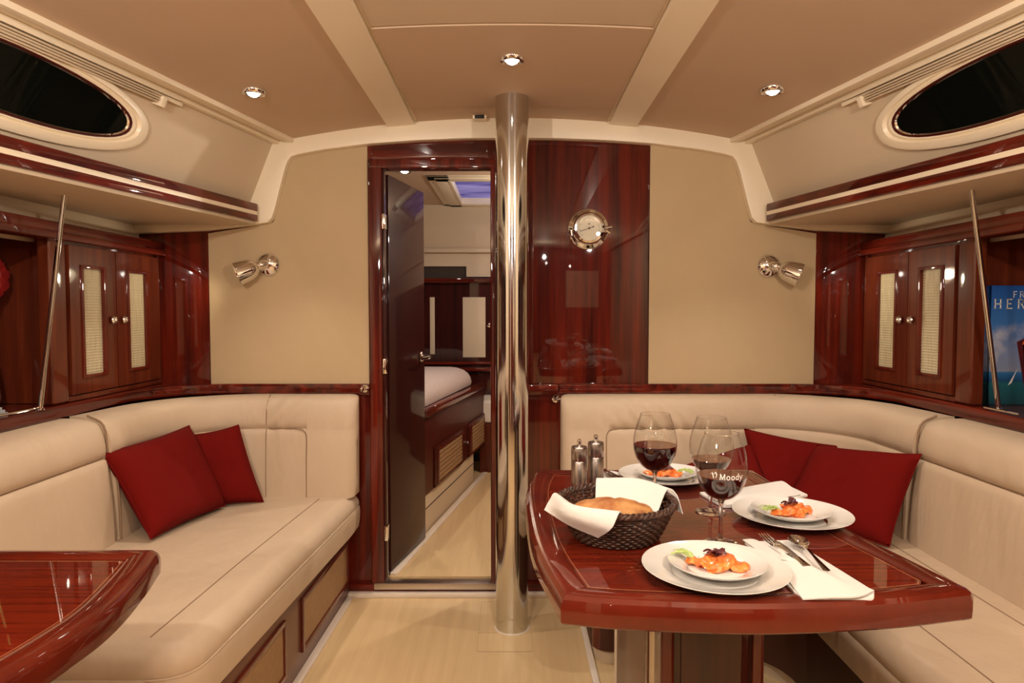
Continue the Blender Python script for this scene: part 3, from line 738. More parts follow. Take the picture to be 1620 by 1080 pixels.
# ------------------------------------------------------------ dining table
def curve2(pts, sub=8):
    return [(v.x, v.y) for v in catmull([(x, y, 0) for x, y in pts], sub)]
TZ = .745
near = curve2([(.085, 1.158), (.20, 1.135), (.42, 1.120), (.64, 1.140), (.808, 1.176)], 6)
right = curve2([(.820, 1.192), (.793, 1.36), (.768, 1.52), (.758, 1.80), (.752, 2.09)], 6)
far = [(.735, 2.108), (.10, 2.108)]
left = curve2([(.072, 2.085), (.042, 1.90), (.035, 1.70), (.045, 1.42), (.085, 1.158)], 6)[:-1]
out_t = near+right+far+left          # counter-clockwise
BORD = [(.03, .695), (.004, .696), (.0, .700), (-.001, .716), (-.0005, .730), (.003, .740), (.010, .7463), (.026, .7488), (.040, .7480), (.052, .7455), (.056, .7432), (.0565, .70)]
dt = thing('dining_table', 'glossy mahogany dining table set with three plates and glasses', 'table', (.42, 1.65, 0))
obj('border', ring_sweep(out_t, BORD, close_prof=True), W_EDGE, dt, 28)
def clean_inset(o, d):
    q = offs(o, d); r = []
    for p in q:
        best = 9
        for a_, b_ in zip(o, o[1:]+o[:1]):
            a_, b_, P_ = Vector(a_), Vector(b_), Vector(p); ab = b_-a_
            if ab.length < 1e-7: continue
            t = max(0, min(1, (P_-a_).dot(ab)/ab.length_squared)); best = min(best, (P_-a_-ab*t).length)
        if best > d-.0012: r.append(p)
    return r
inner = clean_inset(out_t, .0555)
obj('tabletop', prism(inner, .70, .7425, 'z'), W_TOP, dt)
inl = offs(out_t, .060)
obj('inlay_line', ring_sweep(clean_inset(out_t, .0600), [(0, .7424), (0, .7429), (.0018, .7429), (.0018, .7424)], close_prof=True), INLAY, dt)
# mitred veneer at the inboard side
obj('veneer', prism([(.150, 1.235), (.30, 1.40), (.30, 1.92), (.142, 2.05), (.106, 1.90), (.098, 1.70), (.106, 1.45)], .7420, .7428, 'z'), W_TOP, dt)
obj('veneer', prism([(.165, 1.225), (.42, 1.19), (.66, 1.215), (.56, 1.40), (.31, 1.40)], .7420, .7428, 'z'), W_TOPY, dt)
# pedestal
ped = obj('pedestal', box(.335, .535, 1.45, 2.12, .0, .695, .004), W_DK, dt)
obj('corner_post', box(.322, .352, 1.44, 1.52, .002, .694, .012, 4), W_EDGE, dt)
obj('corner_post', box(.520, .545, 1.44, 1.50, .002, .694, .008, 4), W_EDGE, dt)
obj('corner_post', box(.324, .345, 1.60, 1.625, .002, .694, .004, 2), W_EDGE, dt)
lab(obj('cream_strip', box(.326, .340, 1.53, 1.59, .03, .694, .003), CREAM, dt), 'cream vertical strip')
lab(obj('side_panel', box(.326, .340, 1.63, 2.08, .03, .694, .003), BROWN, dt), 'brown laminate side panel')
lab(obj('cream_strip', box(.325, .340, 2.09, 2.125, .03, .694, .003), CREAM, dt), 'thin cream edge strip')
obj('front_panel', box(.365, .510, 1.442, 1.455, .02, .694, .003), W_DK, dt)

# ------------------------------------------------------------ left table
lt = thing('side_table', 'glossy mahogany table corner over the left settee in the foreground', 'table', (-1.0, 1.0, 0))
l_out = [(-1.42, .42), (-.76, .42)] + curve2([(-.74, .60), (-.690, .85), (-.668, 1.02), (-.668, 1.13), (-.695, 1.27), (-.722, 1.372)], 5) + [(-.726, 1.388), (-.738, 1.398), (-1.42, 1.398)]
obj('border', ring_sweep(l_out, [(d*1.0, z) for d, z in BORD], close_prof=True), W_EDGE, lt, 40)
obj('tabletop', prism(clean_inset(l_out, .0555), .70, .7425, 'z'), W_TOP, lt)
obj('inlay_line', ring_sweep(clean_inset(l_out, .0600), [(0, .7424), (0, .7429), (.0018, .7429), (.0018, .7424)], close_prof=True), INLAY, lt)
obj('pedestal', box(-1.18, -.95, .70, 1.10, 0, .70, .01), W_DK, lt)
# ------------------------------------------------------------ lamps and fittings
DLAB = ['small recessed ceiling downlight nearest the left wall', 'brightest recessed ceiling downlight on the centre panel above the pole', 'small recessed ceiling downlight nearest the right wall']
for i, (x, y) in enumerate(DOWN):
    z = cz(x, y)-.004 if x else cz(x, y)-.008
    d = thing('downlight', DLAB[i], 'light', (x, y, z), 'ceiling downlights')
    obj('rim', lathe([(.022, .006), (.024, -.004), (.030, -.010), (.037, -.008), (.041, .0), (.041, .006)], (x, y, z), (0, 0, 1), 32), CHROME, d)
    obj('bulb', lathe([(0, -.016), (.010, -.015), (.018, -.010), (.022, -.002), (.022, .004)], (x, y, z), (0, 0, 1), 24), LAMP, d)
zf = 2.018
d = thing('downlight', 'ceiling downlight seen through the doorway in the forward cabin', 'light', (-.637, 3.86, zf), 'ceiling downlights')
obj('rim', lathe([(.022, .004), (.024, -.004), (.034, -.007), (.041, .0), (.041, .004)], (-.60, 3.86, zf), (0, 0, 1), 24), CHROME, d)
obj('bulb', lathe([(0, -.012), (.012, -.010), (.022, -.002)], (-.60, 3.86, zf), (0, 0, 1), 20), LAMP, d)

for s, cxp, czp, ox, oz in ((-1, -1.045, 1.437, -1.150, 1.392), (1, 1.100, 1.430, 1.205, 1.388)):
    b0 = Vector((cxp, 2.944, czp)); op = Vector((ox, 2.862, oz)); 
    sc = thing('reading_lamp', 'chrome wall reading lamp angled down on the %s beige panel' % ('left' if s < 0 else 'right'), 'lamp', tuple(b0), 'wall reading lamps')
    obj('base', lathe([(.050, 0), (.052, .006), (.049, .014), (.040, .022), (.026, .030), (.018, .034), (0, .036)], b0, (0, -1, 0), 36), CHROME, sc)
    ax = (op-(b0+Vector((s*.012, -.042, -.002)))).normalized(); nk = b0+Vector((s*.012, -.042, -.002))
    obj('arm', tube(catmull([b0+Vector((0, -.02, 0)), nk, nk+ax*.04], 4), .019, 16), CHROME, sc)
    L = (op-nk).length
    obj('shade', lathe([(0, .018), (.018, .019), (.028, .025), (.037, .037), (.045, .056), (.0515, L-.004), (.0525, L), (.0495, L), (.043, .060), (.032, .044), (0, .038)], nk, ax, 36), CHROME, sc)
    obj('bulb', lathe([(0, .058), (.014, .062), (.022, .070), (.022, .064), (0, .05)], nk, ax, 20), LAMPD, sc)
    spot('reading_beam', tuple(nk+ax*(L*.9)), tuple(nk+ax*.6), 3.0, 110, .5, .02, (1, .85, .62))

# barometer
gc = Vector((.326, 2.9455, 1.587)); g = thing('barometer', 'round chrome-cased barometer with a pale dial on the mahogany panel', 'barometer', tuple(gc))
obj('case', lathe([(0, 0), (.086, 0), (.086, .010), (.080, .016), (.070, .018), (.066, .022), (.066, .04), (.060, .048), (.054, .050), (.052, .040), (0, .04)], gc, (0, -1, 0), 48), CHROME, g)
obj('bezel', lathe([(.064, .036), (.067, .044), (.062, .054), (.054, .056), (.051, .050), (.051, .042)], gc, (0, -1, 0), 48), CHROME, g)
dl_ = obj('dial', lathe([(0, .044), (.0515, .044), (.0515, .042)], gc, (0, -1, 0), 48), DIAL, g)
tk = []
for k in range(40):
    a = PI*1.25-k/39*PI*1.5; r0 = .038 if k % 5 == 0 else .041
    dd = Vector((math.cos(a), 0, math.sin(a))); c0 = gc+Vector((0, -.0445, 0))
    tk.append(tube([c0+dd*r0, c0+dd*.045], .0004 if k % 5 else .0007, 4))
obj('scale', merge(*tk), INK, dl_)
c0 = gc+Vector((0, -.047, 0))
obj('needle', merge(tube([c0+Vector((-.038, 0, -.013)), c0, c0+Vector((.018, 0, .007))], .0011, 6), lathe([(0, 0), (.004, 0), (.004, .002), (0, .002)], c0, (0, -1, 0), 12), lathe([(0, 0), (.003, 0), (0, .001)], c0+Vector((.017, 0, .0065)), (0, -1, 0), 10), lathe([(0, 0), (.003, 0), (0, .001)], c0+Vector((0, .001, .018)), (0, -1, 0), 10)), INK, dl_)
obj('dial_glass', lathe([(0, .053), (.053, .052)], gc, (0, -1, 0), 40), GLASS, g)
obj('hinge', tube([gc+Vector((-.072, -.03, -.030)), gc+Vector((-.076, -.03, -.006))], .009, 12), CHROME, g)
obj('clasp', merge(tube([gc+Vector((.064, -.034, .002)), gc+Vector((.098, -.03, .008))], lambda t: .007-.002*t, 10), tube([gc+Vector((.074, -.03, -.008)), gc+Vector((.090, -.03, -.018))], .005, 10)), CHROME, g)

# switch on the ceiling edge
sw = thing('cabin_sensor', 'small cream and black sensor box by the top of the pole', 'sensor', (-.134, 2.87, 2.035))
obj('housing', box(-.163, -.105, 2.855, 2.895, 2.030, 2.052, .004), CREAM, sw)
obj('lens', box(-.154, -.114, 2.8535, 2.858, 2.031, 2.046, .002), BLACK, sw)

# door catches on the bulkhead
for x, lb in ((.190, 'small chrome door catch on the bulkhead right of the pole'), (-.634, 'small chrome door catch under the beige panel left of the door frame')):
    z = .858 if x > 0 else .905
    k = thing('door_catch', lb, 'catch', (x, 2.94, z), 'door catches')
    obj('plate', lathe([(0, 0), (.016, 0), (.017, .004), (.010, .008), (.007, .03), (.010, .034), (.010, .040), (0, .041)], (x, 2.944 if x > 0 else 2.924, z), (0, -1, 0), 20), CHROME, k)
    obj('hook', tube([(x, 2.91, z), (x+.022, 2.908, z+.006)], .0035, 8), CHROME, k)

# ------------------------------------------------------------ letters
GL = {   # stroke letters in a unit box (x, y) with serif ends
 'H': ([[(.1, 0), (.1, 1)], [(.7, 0), (.7, 1)], [(.1, .5), (.7, .5)]], [(.1, 0), (.1, 1), (.7, 0), (.7, 1)], .85),
 'E': ([[(.1, 0), (.1, 1)], [(.1, 1), (.6, 1)], [(.1, .52), (.5, .52)], [(.1, 0), (.62, 0)]], [(.1, 0), (.1, 1)], .75),
 'R': ([[(.1, 0), (.1, 1)], [(.1, 1), (.45, .98), (.6, .86), (.6, .68), (.45, .55), (.1, .52)], [(.38, .54), (.72, 0)]], [(.1, 0), (.1, 1), (.72, 0)], .82),
 'F': ([[(.1, 0), (.1, 1)], [(.1, 1), (.6, 1)], [(.1, .52), (.48, .52)]], [(.1, 0), (.1, 1)], .70),
 'A': ([[(.05, 0), (.42, 1)], [(.42, 1), (.8, 0)], [(.2, .36), (.66, .36)]], [(.05, 0), (.8, 0)], .88),
 'M': ([[(.1, 0), (.14, 1)], [(.14, 1), (.48, .05)], [(.48, .05), (.82, 1)], [(.82, 1), (.88, 0)]], [(.1, 0), (.88, 0)], 1.02),
 'o': ([[(.1+.26+.26*math.cos(2*PI*k/14), .33+.33*math.sin(2*PI*k/14)) for k in range(15)]], [], .72),
 'd': ([[(.1+.24+.24*math.cos(2*PI*k/14), .33+.33*math.sin(2*PI*k/14)) for k in range(15)], [(.58, 0), (.58, 1.02)]], [(.62, 0), (.52, 1.02)], .74),
 'y': ([[(.05, .66), (.32, 0)], [(.6, .66), (.32, 0), (.2, -.28), (.05, -.30)]], [(.05, .66), (.6, .66)], .66)}
def letters(txt, size, fn, w=.07, track=.12, th=.0002, serif=True):
    bm = bmesh.new(); x0 = 0
    def stroke(pl, w):
        for a, b in zip(pl, pl[1:]):
            a, b = Vector(a), Vector(b); t = (b-a)
            if t.length < 1e-6: continue
            t.normalize(); n = Vector((-t.y, t.x))*w/2; a = a-t*w*.3; b = b+t*w*.3
            v = [bm.verts.new(fn((x0+q.x)*size, q.y*size)) for q in (a-n, b-n, b+n, a+n)]
            bm.faces.new(v)
    for ch in txt:
        if ch == ' ': x0 += .5; continue
        st_, sf, adv = GL[ch]
        for pl_ in st_:
            # subdivide long strokes so that they can bend
            q = []
            for a, b in zip(pl_, pl_[1:]):
                for k in range(2): q.append((a[0]+(b[0]-a[0])*k/2, a[1]+(b[1]-a[1])*k/2))
            q.append(pl_[-1]); stroke(q, w)
        if serif:
            for x, y in sf: stroke([(x-.09, y), (x+.09, y)], w*.6)
        x0 += adv+track
    return bm

# ------------------------------------------------------------ books, flower
def cover_mat():
    m = bpy.data.materials.new('sea_picture_cover'); m.use_nodes = True; nt = m.node_tree; b = nt.nodes['Principled BSDF']
    b.inputs['Roughness'].default_value = .25
    tc = nt.nodes.new('ShaderNodeTexCoord'); sx = nt.nodes.new('ShaderNodeSeparateXYZ'); nt.links.new(tc.outputs['Object'], sx.inputs[0])
    mr = nt.nodes.new('ShaderNodeMapRange'); mr.inputs[1].default_value = 0; mr.inputs[2].default_value = .40
    nt.links.new(sx.outputs[2], mr.inputs[0])
    r = nt.nodes.new('ShaderNodeValToRGB'); e = r.color_ramp.elements
    e[0].position = 0; e[0].color = (.012, .055, .075, 1); e[1].position = 1; e[1].color = (.014, .075, .30, 1)
    for p, c in ((.18, (.015, .11, .14)), (.20, (.012, .06, .16)), (.27, (.03, .15, .36)), (.28, (.22, .26, .38)), (.45, (.18, .24, .42)), (.68, (.04, .15, .42))):
        k = e.new(p); k.color = (*c, 1)
    nt.links.new(mr.outputs[0], r.inputs[0])
    n = nt.nodes.new('ShaderNodeTexNoise'); n.inputs['Scale'].default_value = 9; n.inputs['Detail'].default_value = 5; nt.links.new(tc.outputs['Object'], n.inputs['Vector'])
    r2 = nt.nodes.new('ShaderNodeValToRGB'); r2.color_ramp.elements[0].position = .5; r2.color_ramp.elements[1].position = .72
    r2.color_ramp.elements[0].color = (0, 0, 0, 1); r2.color_ramp.elements[1].color = (1, 1, 1, 1)
    nt.links.new(n.outputs['Fac'], r2.inputs[0])
    # clouds only in the middle of the picture
    r3 = nt.nodes.new('ShaderNodeValToRGB'); q = r3.color_ramp.elements; q[0].position = .28; q[0].color = (0, 0, 0, 1); q[1].position = .75; q[1].color = (0, 0, 0, 1)
    k = q.new(.33); k.color = (1, 1, 1, 1); k = q.new(.6); k.color = (.8, .8, .8, 1)
    nt.links.new(mr.outputs[0], r3.inputs[0])
    mu = nt.nodes.new('ShaderNodeMath'); mu.operation = 'MULTIPLY'; nt.links.new(r2.outputs[0], mu.inputs[0]); nt.links.new(r3.outputs[0], mu.inputs[1])
    mx = nt.nodes.new('ShaderNodeMix'); mx.data_type = 'RGBA'; nt.links.new(mu.outputs[0], mx.inputs[0]); nt.links.new(r.outputs[0], mx.inputs[6]); mx.inputs[7].default_value = (.60, .56, .58, 1)
    nt.links.new(mx.outputs[2], b.inputs['Base Color']); return m
COVER = cover_mat(); BLUES = mat('blue_book_spine', (.02, .10, .42), .35)
PAPER = mat('book_pages', (.7, .66, .58), .7)
bk = thing('book', 'large blue sea picture book standing on the right shelf', 'book', (1.70, 2.28, .925), 'books on the right shelf')
bx0, bx1 = 1.592, 1.865
obj('pages', box(bx0+.006, bx1-.004, 2.283, 2.305, .930, 1.318), PAPER, bk)
cv = obj('cover', merge(box(bx0, bx1, 2.277, 2.2825, .925, 1.323, .001), box(bx0, bx1, 2.3055, 2.311, .925, 1.323, .001), box(bx0, bx0+.005, 2.277, 2.311, .925, 1.323, .001)), COVER, bk)
fy_ = 2.2762
obj('title', letters('HERR', .030, lambda u, v: (1.606+u, fy_, 1.247+v), .13, .50), WHITEP, cv)
obj('title', letters('FRA', .020, lambda u, v: (1.668+u, fy_, 1.283+v), .12, .40), WHITEP, cv)
obj('picture_hull', prism([(1.66, .99), (1.69, 1.045), (1.692, 1.05), (1.672, .998)], fy_+.0002, fy_+.0006, 'y'), WHITEP, cv)
obj('picture_sail', prism([(1.685, 1.135), (1.715, 1.15), (1.735, 1.0), (1.72, .955)], fy_+.0002, fy_+.0006, 'y'), BEET, cv)
obj('picture_sail', prism([(1.705, 1.13), (1.76, 1.14), (1.76, .97), (1.725, .96)], fy_+.0002, fy_+.0005, 'y'), mat('teal_print', (.02, .12, .11), .4), cv)
obj('picture_stripe', prism([(1.705, 1.135), (1.76, 1.145), (1.76, 1.136), (1.705, 1.126)], fy_-.0002, fy_+.0003, 'y'), mat('orange_print', (.75, .12, .03), .4), cv)
bk2 = thing('book', 'slim blue book behind the tall sea picture book', 'book', (1.66, 2.33, .925), 'books on the right shelf')
obj('cover', box(1.570, 1.80, 2.318, 2.345, .925, 1.205, .002), BLUES, bk2)
obj('title', merge(*[box(1.5690, 1.5704, 2.325, 2.338, 1.06+k*.012, 1.067+k*.012) for k in range(9)]), WHITEP, bk2)

fl = thing('flower', 'red cloth flower on the left open shelf at the picture edge', 'flower', (-1.72, 2.20, .925))
random.seed(3)
pb = []
for k in range(16):
    a = 2*PI*k/8+.3*(k//8); rr = .020+.022*(k//8); cc = Vector((-1.668, 2.19, 1.345))
    c1 = cc+Vector((.2*rr, math.cos(a)*rr, math.sin(a)*rr))
    bm = bmesh.new(); bmesh.ops.create_icosphere(bm, subdivisions=2, radius=.026)
    for v in bm.verts: v.co = c1+Vector((v.co.x*.45, v.co.y, v.co.z))+Vector((1, 1, 1))*.006*noise.noise(v.co*60)
    pb.append(bm)
obj('petals', merge(*pb), FLOW, fl)
obj('stem', tube(catmull([(-1.70, 2.20, .927), (-1.70, 2.21, 1.15), (-1.645, 2.19, 1.34)], 6), .004, 8), LEAFG, fl)
obj('vase', lathe([(0, .0), (.03, 0), (.038, .03), (.03, .10), (.02, .14), (.024, .15), (.018, .148), (.016, .14), (0, .02)], (-1.70, 2.20, .926), (0, 0, 1), 24), BROWN, fl)
pb_ = thing('dish', 'pale grey paper stack on the left shelf behind the rail', 'papers', (-1.60, 1.99, .925)); pb_.name = 'paper_stack'
for k in range(3):
    obj('sheet', box(-1.70+.004*k, -1.525, 1.86+.01*k, 2.055-.012*k, .925+.009*k, .933+.009*k, .001), PALEB, pb_)

# ------------------------------------------------------------ tableware
TT = .7430
def plate_at(cx_, cy_, r, z, label, grp, rot=0):
    k = r/.135
    pr = [(0, .006), (.060*k, .006), (.078*k, .005), (.082*k, .0085), (.105*k, .0135), (.130*k, .0195), (.1348*k, .0212), (.1355*k, .0205), (.134*k, .0188), (.110*k, .010), (.085*k, .0035), (.074*k, .0005), (.066*k, .0), (.062*k, .002), (0, .0025)]
    t = obj('plate', lathe(pr, (0, 0, 0), (0, 0, 1), 72), CHINA, None, 40); t.location = (cx_, cy_, z)
    return tag(t, label, 'plate', grp)
PL = [(.381, 1.262, 'nearest place setting', 0), (.664, 1.602, 'right place setting beside the red pillow', 1), (.450, 1.985, 'far place setting behind the bread basket', 2)]
for x, y, w_, k in PL:
    plate_at(x, y, .135, TT, 'large white dinner plate at the %s' % w_, 'dinner plates')
    plate_at(x+(.004 if k != 1 else 0), y+.002, .090, TT+.0075, 'small white plate carrying salmon at the %s' % w_, 'starter plates')

def salmon(label, x, y, z, rot, seed):
    rnd = random.Random(seed)
    r = thing('salmon_starter', label, 'food', (0, 0, 0), 'salmon starters')
    spots = [(-.012, .004, .010), (.014, -.006, .009), (.030, .012, .008), (-.034, .012, .007), (.002, .018, .014), (.040, -.004, .007), (-.004, -.014, .007), (.020, .004, .016), (-.020, -.006, .012)]
    for i, (sx, sy, sz) in enumerate(spots):
        bm = bmesh.new(); bmesh.ops.create_icosphere(bm, subdivisions=3, radius=1)
        a = rnd.uniform(-.6, .6)+(.3 if i % 2 else -.3)
        for v in bm.verts:
            p = v.co.copy(); n = noise.noise(p*1.7+Vector((seed*3.1, i*2.3, 0)))
            q = Vector((p.x*.019, p.y*.015, p.z*.008))*(1+.45*n)
            q.z += .004*math.sin(p.x*3+i)
            v.co = Vector((q.x*math.cos(a)-q.y*math.sin(a)+sx, q.x*math.sin(a)+q.y*math.cos(a)+sy, max(.0005, q.z+sz)))
        obj('salmon_slice', bm, SALM, r, 60, world=False)
    for i in range(20):   # frisee strands
        a = rnd.uniform(-.36, .36)+PI*.84; L = rnd.uniform(.030, .050); b0 = Vector((-.036, .010, .006))
        pts = []
        for k in range(5):
            t = k/4; pts.append(b0+Vector((math.cos(a)*L*t, math.sin(a)*L*t+.004*math.sin(t*6+i), .006+.010*math.sin(t*PI)*rnd.uniform(.5, 1.2)+.006*t)))
        o = obj('salad_strand', tube(catmull(pts, 3), lambda t: .0016-.0007*t, 6), LEAFG, r, world=False)
    lf = []
    for i in range(4):   # jagged red leaf
        a = i*1.5+seed; n = 9; bm = bmesh.new(); vs_ = []
        for k in range(n):
            t = k/(n-1); w = (.009 if k % 2 else .005)*math.sin(PI*min(.95, t+.05))+.001
            c = Vector((math.cos(a)*t*.026, math.sin(a)*t*.018+.010, .022+.007*math.sin(t*3)+.002*i)); sd = Vector((-math.sin(a), math.cos(a), .4))*w
            vs_.append((bm.verts.new(c-sd), bm.verts.new(c+Vector((0, 0, .002))), bm.verts.new(c+sd)))
        for p, q in zip(vs_, vs_[1:]): bm.faces.new((p[0], q[0], q[1], p[1])); bm.faces.new((p[1], q[1], q[2], p[2]))
        bmesh.ops.recalc_face_normals(bm, faces=bm.faces); bmesh.ops.solidify(bm, geom=bm.faces[:], thickness=.0012)
        obj('red_leaf', bm, BEET, r, world=False)
    pp = []
    for i in range(16):
        bm = bmesh.new(); bmesh.ops.create_icosphere(bm, subdivisions=1, radius=.0011)
        bmesh.ops.translate(bm, verts=bm.verts, vec=(rnd.uniform(-.03, .03), rnd.uniform(-.015, .02), rnd.uniform(.016, .022))); pp.append(bm)
    o = obj('pepper', merge(*pp), PEP, r, world=False); o['kind'] = 'stuff'
    r.location = (x, y, z); r.rotation_euler = (0, 0, rot)
    return r
SZ = TT+.0075+.0045
salmon('salmon slices with a dark leaf and green salad to their left, nearest plate', .383, 1.262, SZ, -.15, 1)
salmon('salmon slices with red leaf above and green salad in front, right plate', .668, 1.602, SZ, .55, 2)
salmon('salmon slices with green salad to their right on the far plate', .446, 1.985, SZ, PI, 3)

# wine glasses
OUTL = [(.0, .098), (.012, .099), (.028, .106), (.042, .121), (.051, .142), (.0545, .163), (.0535, .185), (.0485, .208), (.0415, .228), (.0365, .243)]
def glass(x, y, h, fill, label, mark):
    k = h/.243
    r = thing('wine_glass', label, 'glass', (0, 0, 0), 'wine glasses')
    ol = [(v.x, v.y) for v in catmull([(a*k, b*k, 0) for a, b in OUTL], 4)]
    obj('bowl', lathe(ol, (0, 0, 0), (0, 0, 1), 56), GLASS, r, 80, world=False)
    obj('rim', tube([(.0365*k*math.cos(2*PI*q/48), .0365*k*math.sin(2*PI*q/48), .243*k) for q in range(48)], .0006, 6, closed=True), SOLIDG, r, world=False)
    obj('stem', lathe([(0, .0), (.038*k, 0), (.0385*k, .0012), (.030*k, .0028), (.012*k, .006), (.0055, .012), (.0042, .03), (.0038, .06), (.0042, .085), (.0075, .095), (.012, .0985), (.0, .0988)], (0, 0, 0), (0, 0, 1), 40), SOLIDG, r, 80, world=False)
    # wine body inside the bowl
    z1 = fill*k; pr = [(max(0, a-.0014), b+.001) for a, b in ol if b < z1]
    rt = pr[-1][0]+.0004
    pr[0] = (0, pr[0][1])
    wn = obj('wine', lathe(pr+[(rt, z1)], (0, 0, 0), (0, 0, 1), 48), WINE, r, 80, world=False)
    obj('wine_surface', lathe([(rt+.0003, z1-.0005), (rt, z1+.0003), (0, z1+.0001)], (0, 0, 0), (0, 0, 1), 48), WINETOP, r, world=False)
    if mark:
        def rad(z):
            for (a0, z0), (a1, z1_) in zip(ol, ol[1:]):
                if z0 <= z <= z1_: return a0+(a1-a0)*(z-z0)/(z1_-z0)
            return .05
        sg = 1 if mark > 0 else -1
        def onglass(u, v):
            z = mark_z*k+v; rr = rad(z)+.0004; a = -PI/2*sg+(u-.026)/rr+.12*sg
            return (rr*math.cos(a), rr*math.sin(a), z)
        mark_z = .1535 if mark > 0 else .172
        frost = FROST if mark > 0 else FROST2
        b1 = letters('Moody', .0118, onglass, .13, .10)
        fnb = lambda u, v: onglass(u*1.3-.020, v*1.3+.004)
        b2 = bmesh.new()
        for pl_ in ([(0, .004), (.003, .007), (.0045, .002), (.0055, -.002)], [(.005, .004), (.008, .008), (.0105, .004), (.009, -.001)]):
            for a, b in zip(pl_, pl_[1:]):
                vv = [b2.verts.new(fnb(a[0], a[1])), b2.verts.new(fnb(b[0], b[1])), b2.verts.new(fnb(b[0]+.0012, b[1]+.0008)), b2.verts.new(fnb(a[0]+.0012, a[1]+.0008))]
                b2.faces.new(vv)
        lab(obj('lettering', merge(b1, b2), frost, r, world=False), 'white etched lettering')
    r.location = (x, y, TT); return r
FROST = mat('white_etching', (.9, .9, .88), .6)
def frost2():
    m = bpy.data.materials.new('faint_etching'); m.use_nodes = True; nt = m.node_tree; b = nt.nodes['Principled BSDF']
    b.inputs['Base Color'].default_value = (.8, .75, .68, 1); b.inputs['Alpha'].default_value = .35; return m
FROST2 = frost2()
glass(.445, 1.436, .238, .152, 'nearest large wine glass with white lettering, half filled with red wine', 1)
glass(.490, 1.665, .235, .138, 'wine glass directly behind the lettered one', 0)
glass(.357, 1.690, .240, .165, 'wine glass standing left of the others by the bread basket', -1)

# mills
for x, y, h, lb in ((.182, 1.83, .150, 'left and slightly shorter of two steel pepper mills'), (.231, 1.865, .156, 'right and slightly taller of two steel pepper mills')):
    r = thing('pepper_mill', lb, 'mill', (x, y, TT), 'steel mills')
    k = h/.156
    obj('body', lathe([(0, 0), (.0215, 0), (.022, .002), (.022, .094*k), (.0212, .0955*k), (0, .0955*k)], (x, y, TT), (0, 0, 1), 36), STEEL, r)
    obj('head', lathe([(0, .0965*k), (.0212, .0965*k), (.022, .098*k), (.022, .132*k), (.0208, .1355*k), (.009, .1385*k), (.0065, .1395*k), (0, .14*k)], (x, y, TT), (0, 0, 1), 36), STEEL, r)
    obj('knob', lathe([(0, .139*k), (.006, .139*k), (.0055, .145*k), (.0065, .148*k), (.0065, .153*k), (.004, .156*k), (0, .156*k)], (x, y, TT), (0, 0, 1), 24), CHROME, r)

# bread basket
bc = Vector((.228, 1.485, TT)); bs = thing('bread_basket', 'round dark wicker basket holding bread near the table edge', 'basket', tuple(bc))
H = .078
def br(z): t = z/H; return .086+.040*t**.8
rows = []
for k in range(13):
    z = .004+k*(H-.008)/12; N = 132; R = br(z); pts = []
    for i in range(N):
        a = 2*PI*i/N; o = .0022*math.sin(a*33+(PI if k % 2 else 0)); pts.append(bc+Vector(((R+o)*math.cos(a), (R+o)*math.sin(a), z)))
    b_ = tube(pts, .0029, 5, closed=True)
    o_ = obj('wicker_row', b_, WICK, bs, 80)
sp = []
for i in range(33):
    a = 2*PI*i/33; sp.append(tube([bc+Vector((br(z)*math.cos(a), br(z)*math.sin(a), z)) for z in (.002, .03, .055, H)], .0022, 5))
obj('spokes', merge(*sp), WICK, bs)
obj('bottom', lathe([(0, .001), (.086, .001), (.088, .005), (0, .006)], bc, (0, 0, 1), 48), WICK, bs)
for ph in range(3):
    pts = []
    for i in range(360):
        a = 2*PI*i/360; t = a*22+ph*2*PI/3; R = br(H)+.001+.0042*math.cos(t); pts.append(bc+Vector((R*math.cos(a), R*math.sin(a), H+.002+.0042*math.sin(t))))
    obj('rim_strand', tube(pts, .0040, 6, closed=True), WICK, bs)
# napkin through the basket
nr = [[(.070, 1.470, .806), (.120, 1.415, .789), (.177, 1.383, .773)],
      [(.082, 1.482, .824), (.114, 1.395, .818), (.198, 1.342, .806)],
      [(.098, 1.496, .8365), (.131, 1.403, .8365), (.218, 1.357, .8365)],
      [(.135, 1.505, .800), (.175, 1.440, .796), (.235, 1.395, .796)],
      [(.165, 1.530, .770), (.215, 1.480, .768), (.270, 1.430, .770)],
      [(.190, 1.560, .785), (.250, 1.520, .782), (.310, 1.470, .785)],
      [(.200, 1.608, .8365), (.290, 1.594, .838), (.348, 1.520, .8365)],
      [(.205, 1.622, .834), (.302, 1.606, .836), (.366, 1.500, .832)],
      [(.210, 1.632, .816), (.316, 1.612, .812), (.374, 1.474, .796)]]
np_ = patch(nr, 7, .0022)
tag(obj('napkin', np_, NAPK, None, 70), 'white linen napkin lining the bread basket and hanging over its rim', 'napkin', 'white napkins')
# bread
bm = bmesh.new(); bmesh.ops.create_uvsphere(bm, u_segments=48, v_segments=24, radius=1)
for v in bm.verts:
    p = v.co.copy(); sl = .10*max(0, math.sin(p.x*11+p.y*2.5))**3*(1 if p.z > 0 else 0)
    q = Vector((p.x*.088, p.y*.040*(1-.15*p.x*p.x), p.z*.027*(1-sl*1.6)))
    q += q.normalized()*.002*noise.noise(p*5)
    a = -.14; v.co = Vector((q.x*math.cos(a)-q.y*math.sin(a), q.x*math.sin(a)+q.y*math.cos(a), q.z))+Vector((.222, 1.492, .799))
br_o = obj('bread_loaf', bm, BREAD, None, 80); tag(br_o, 'golden crusty bread loaf lying in the napkin of the basket', 'bread')

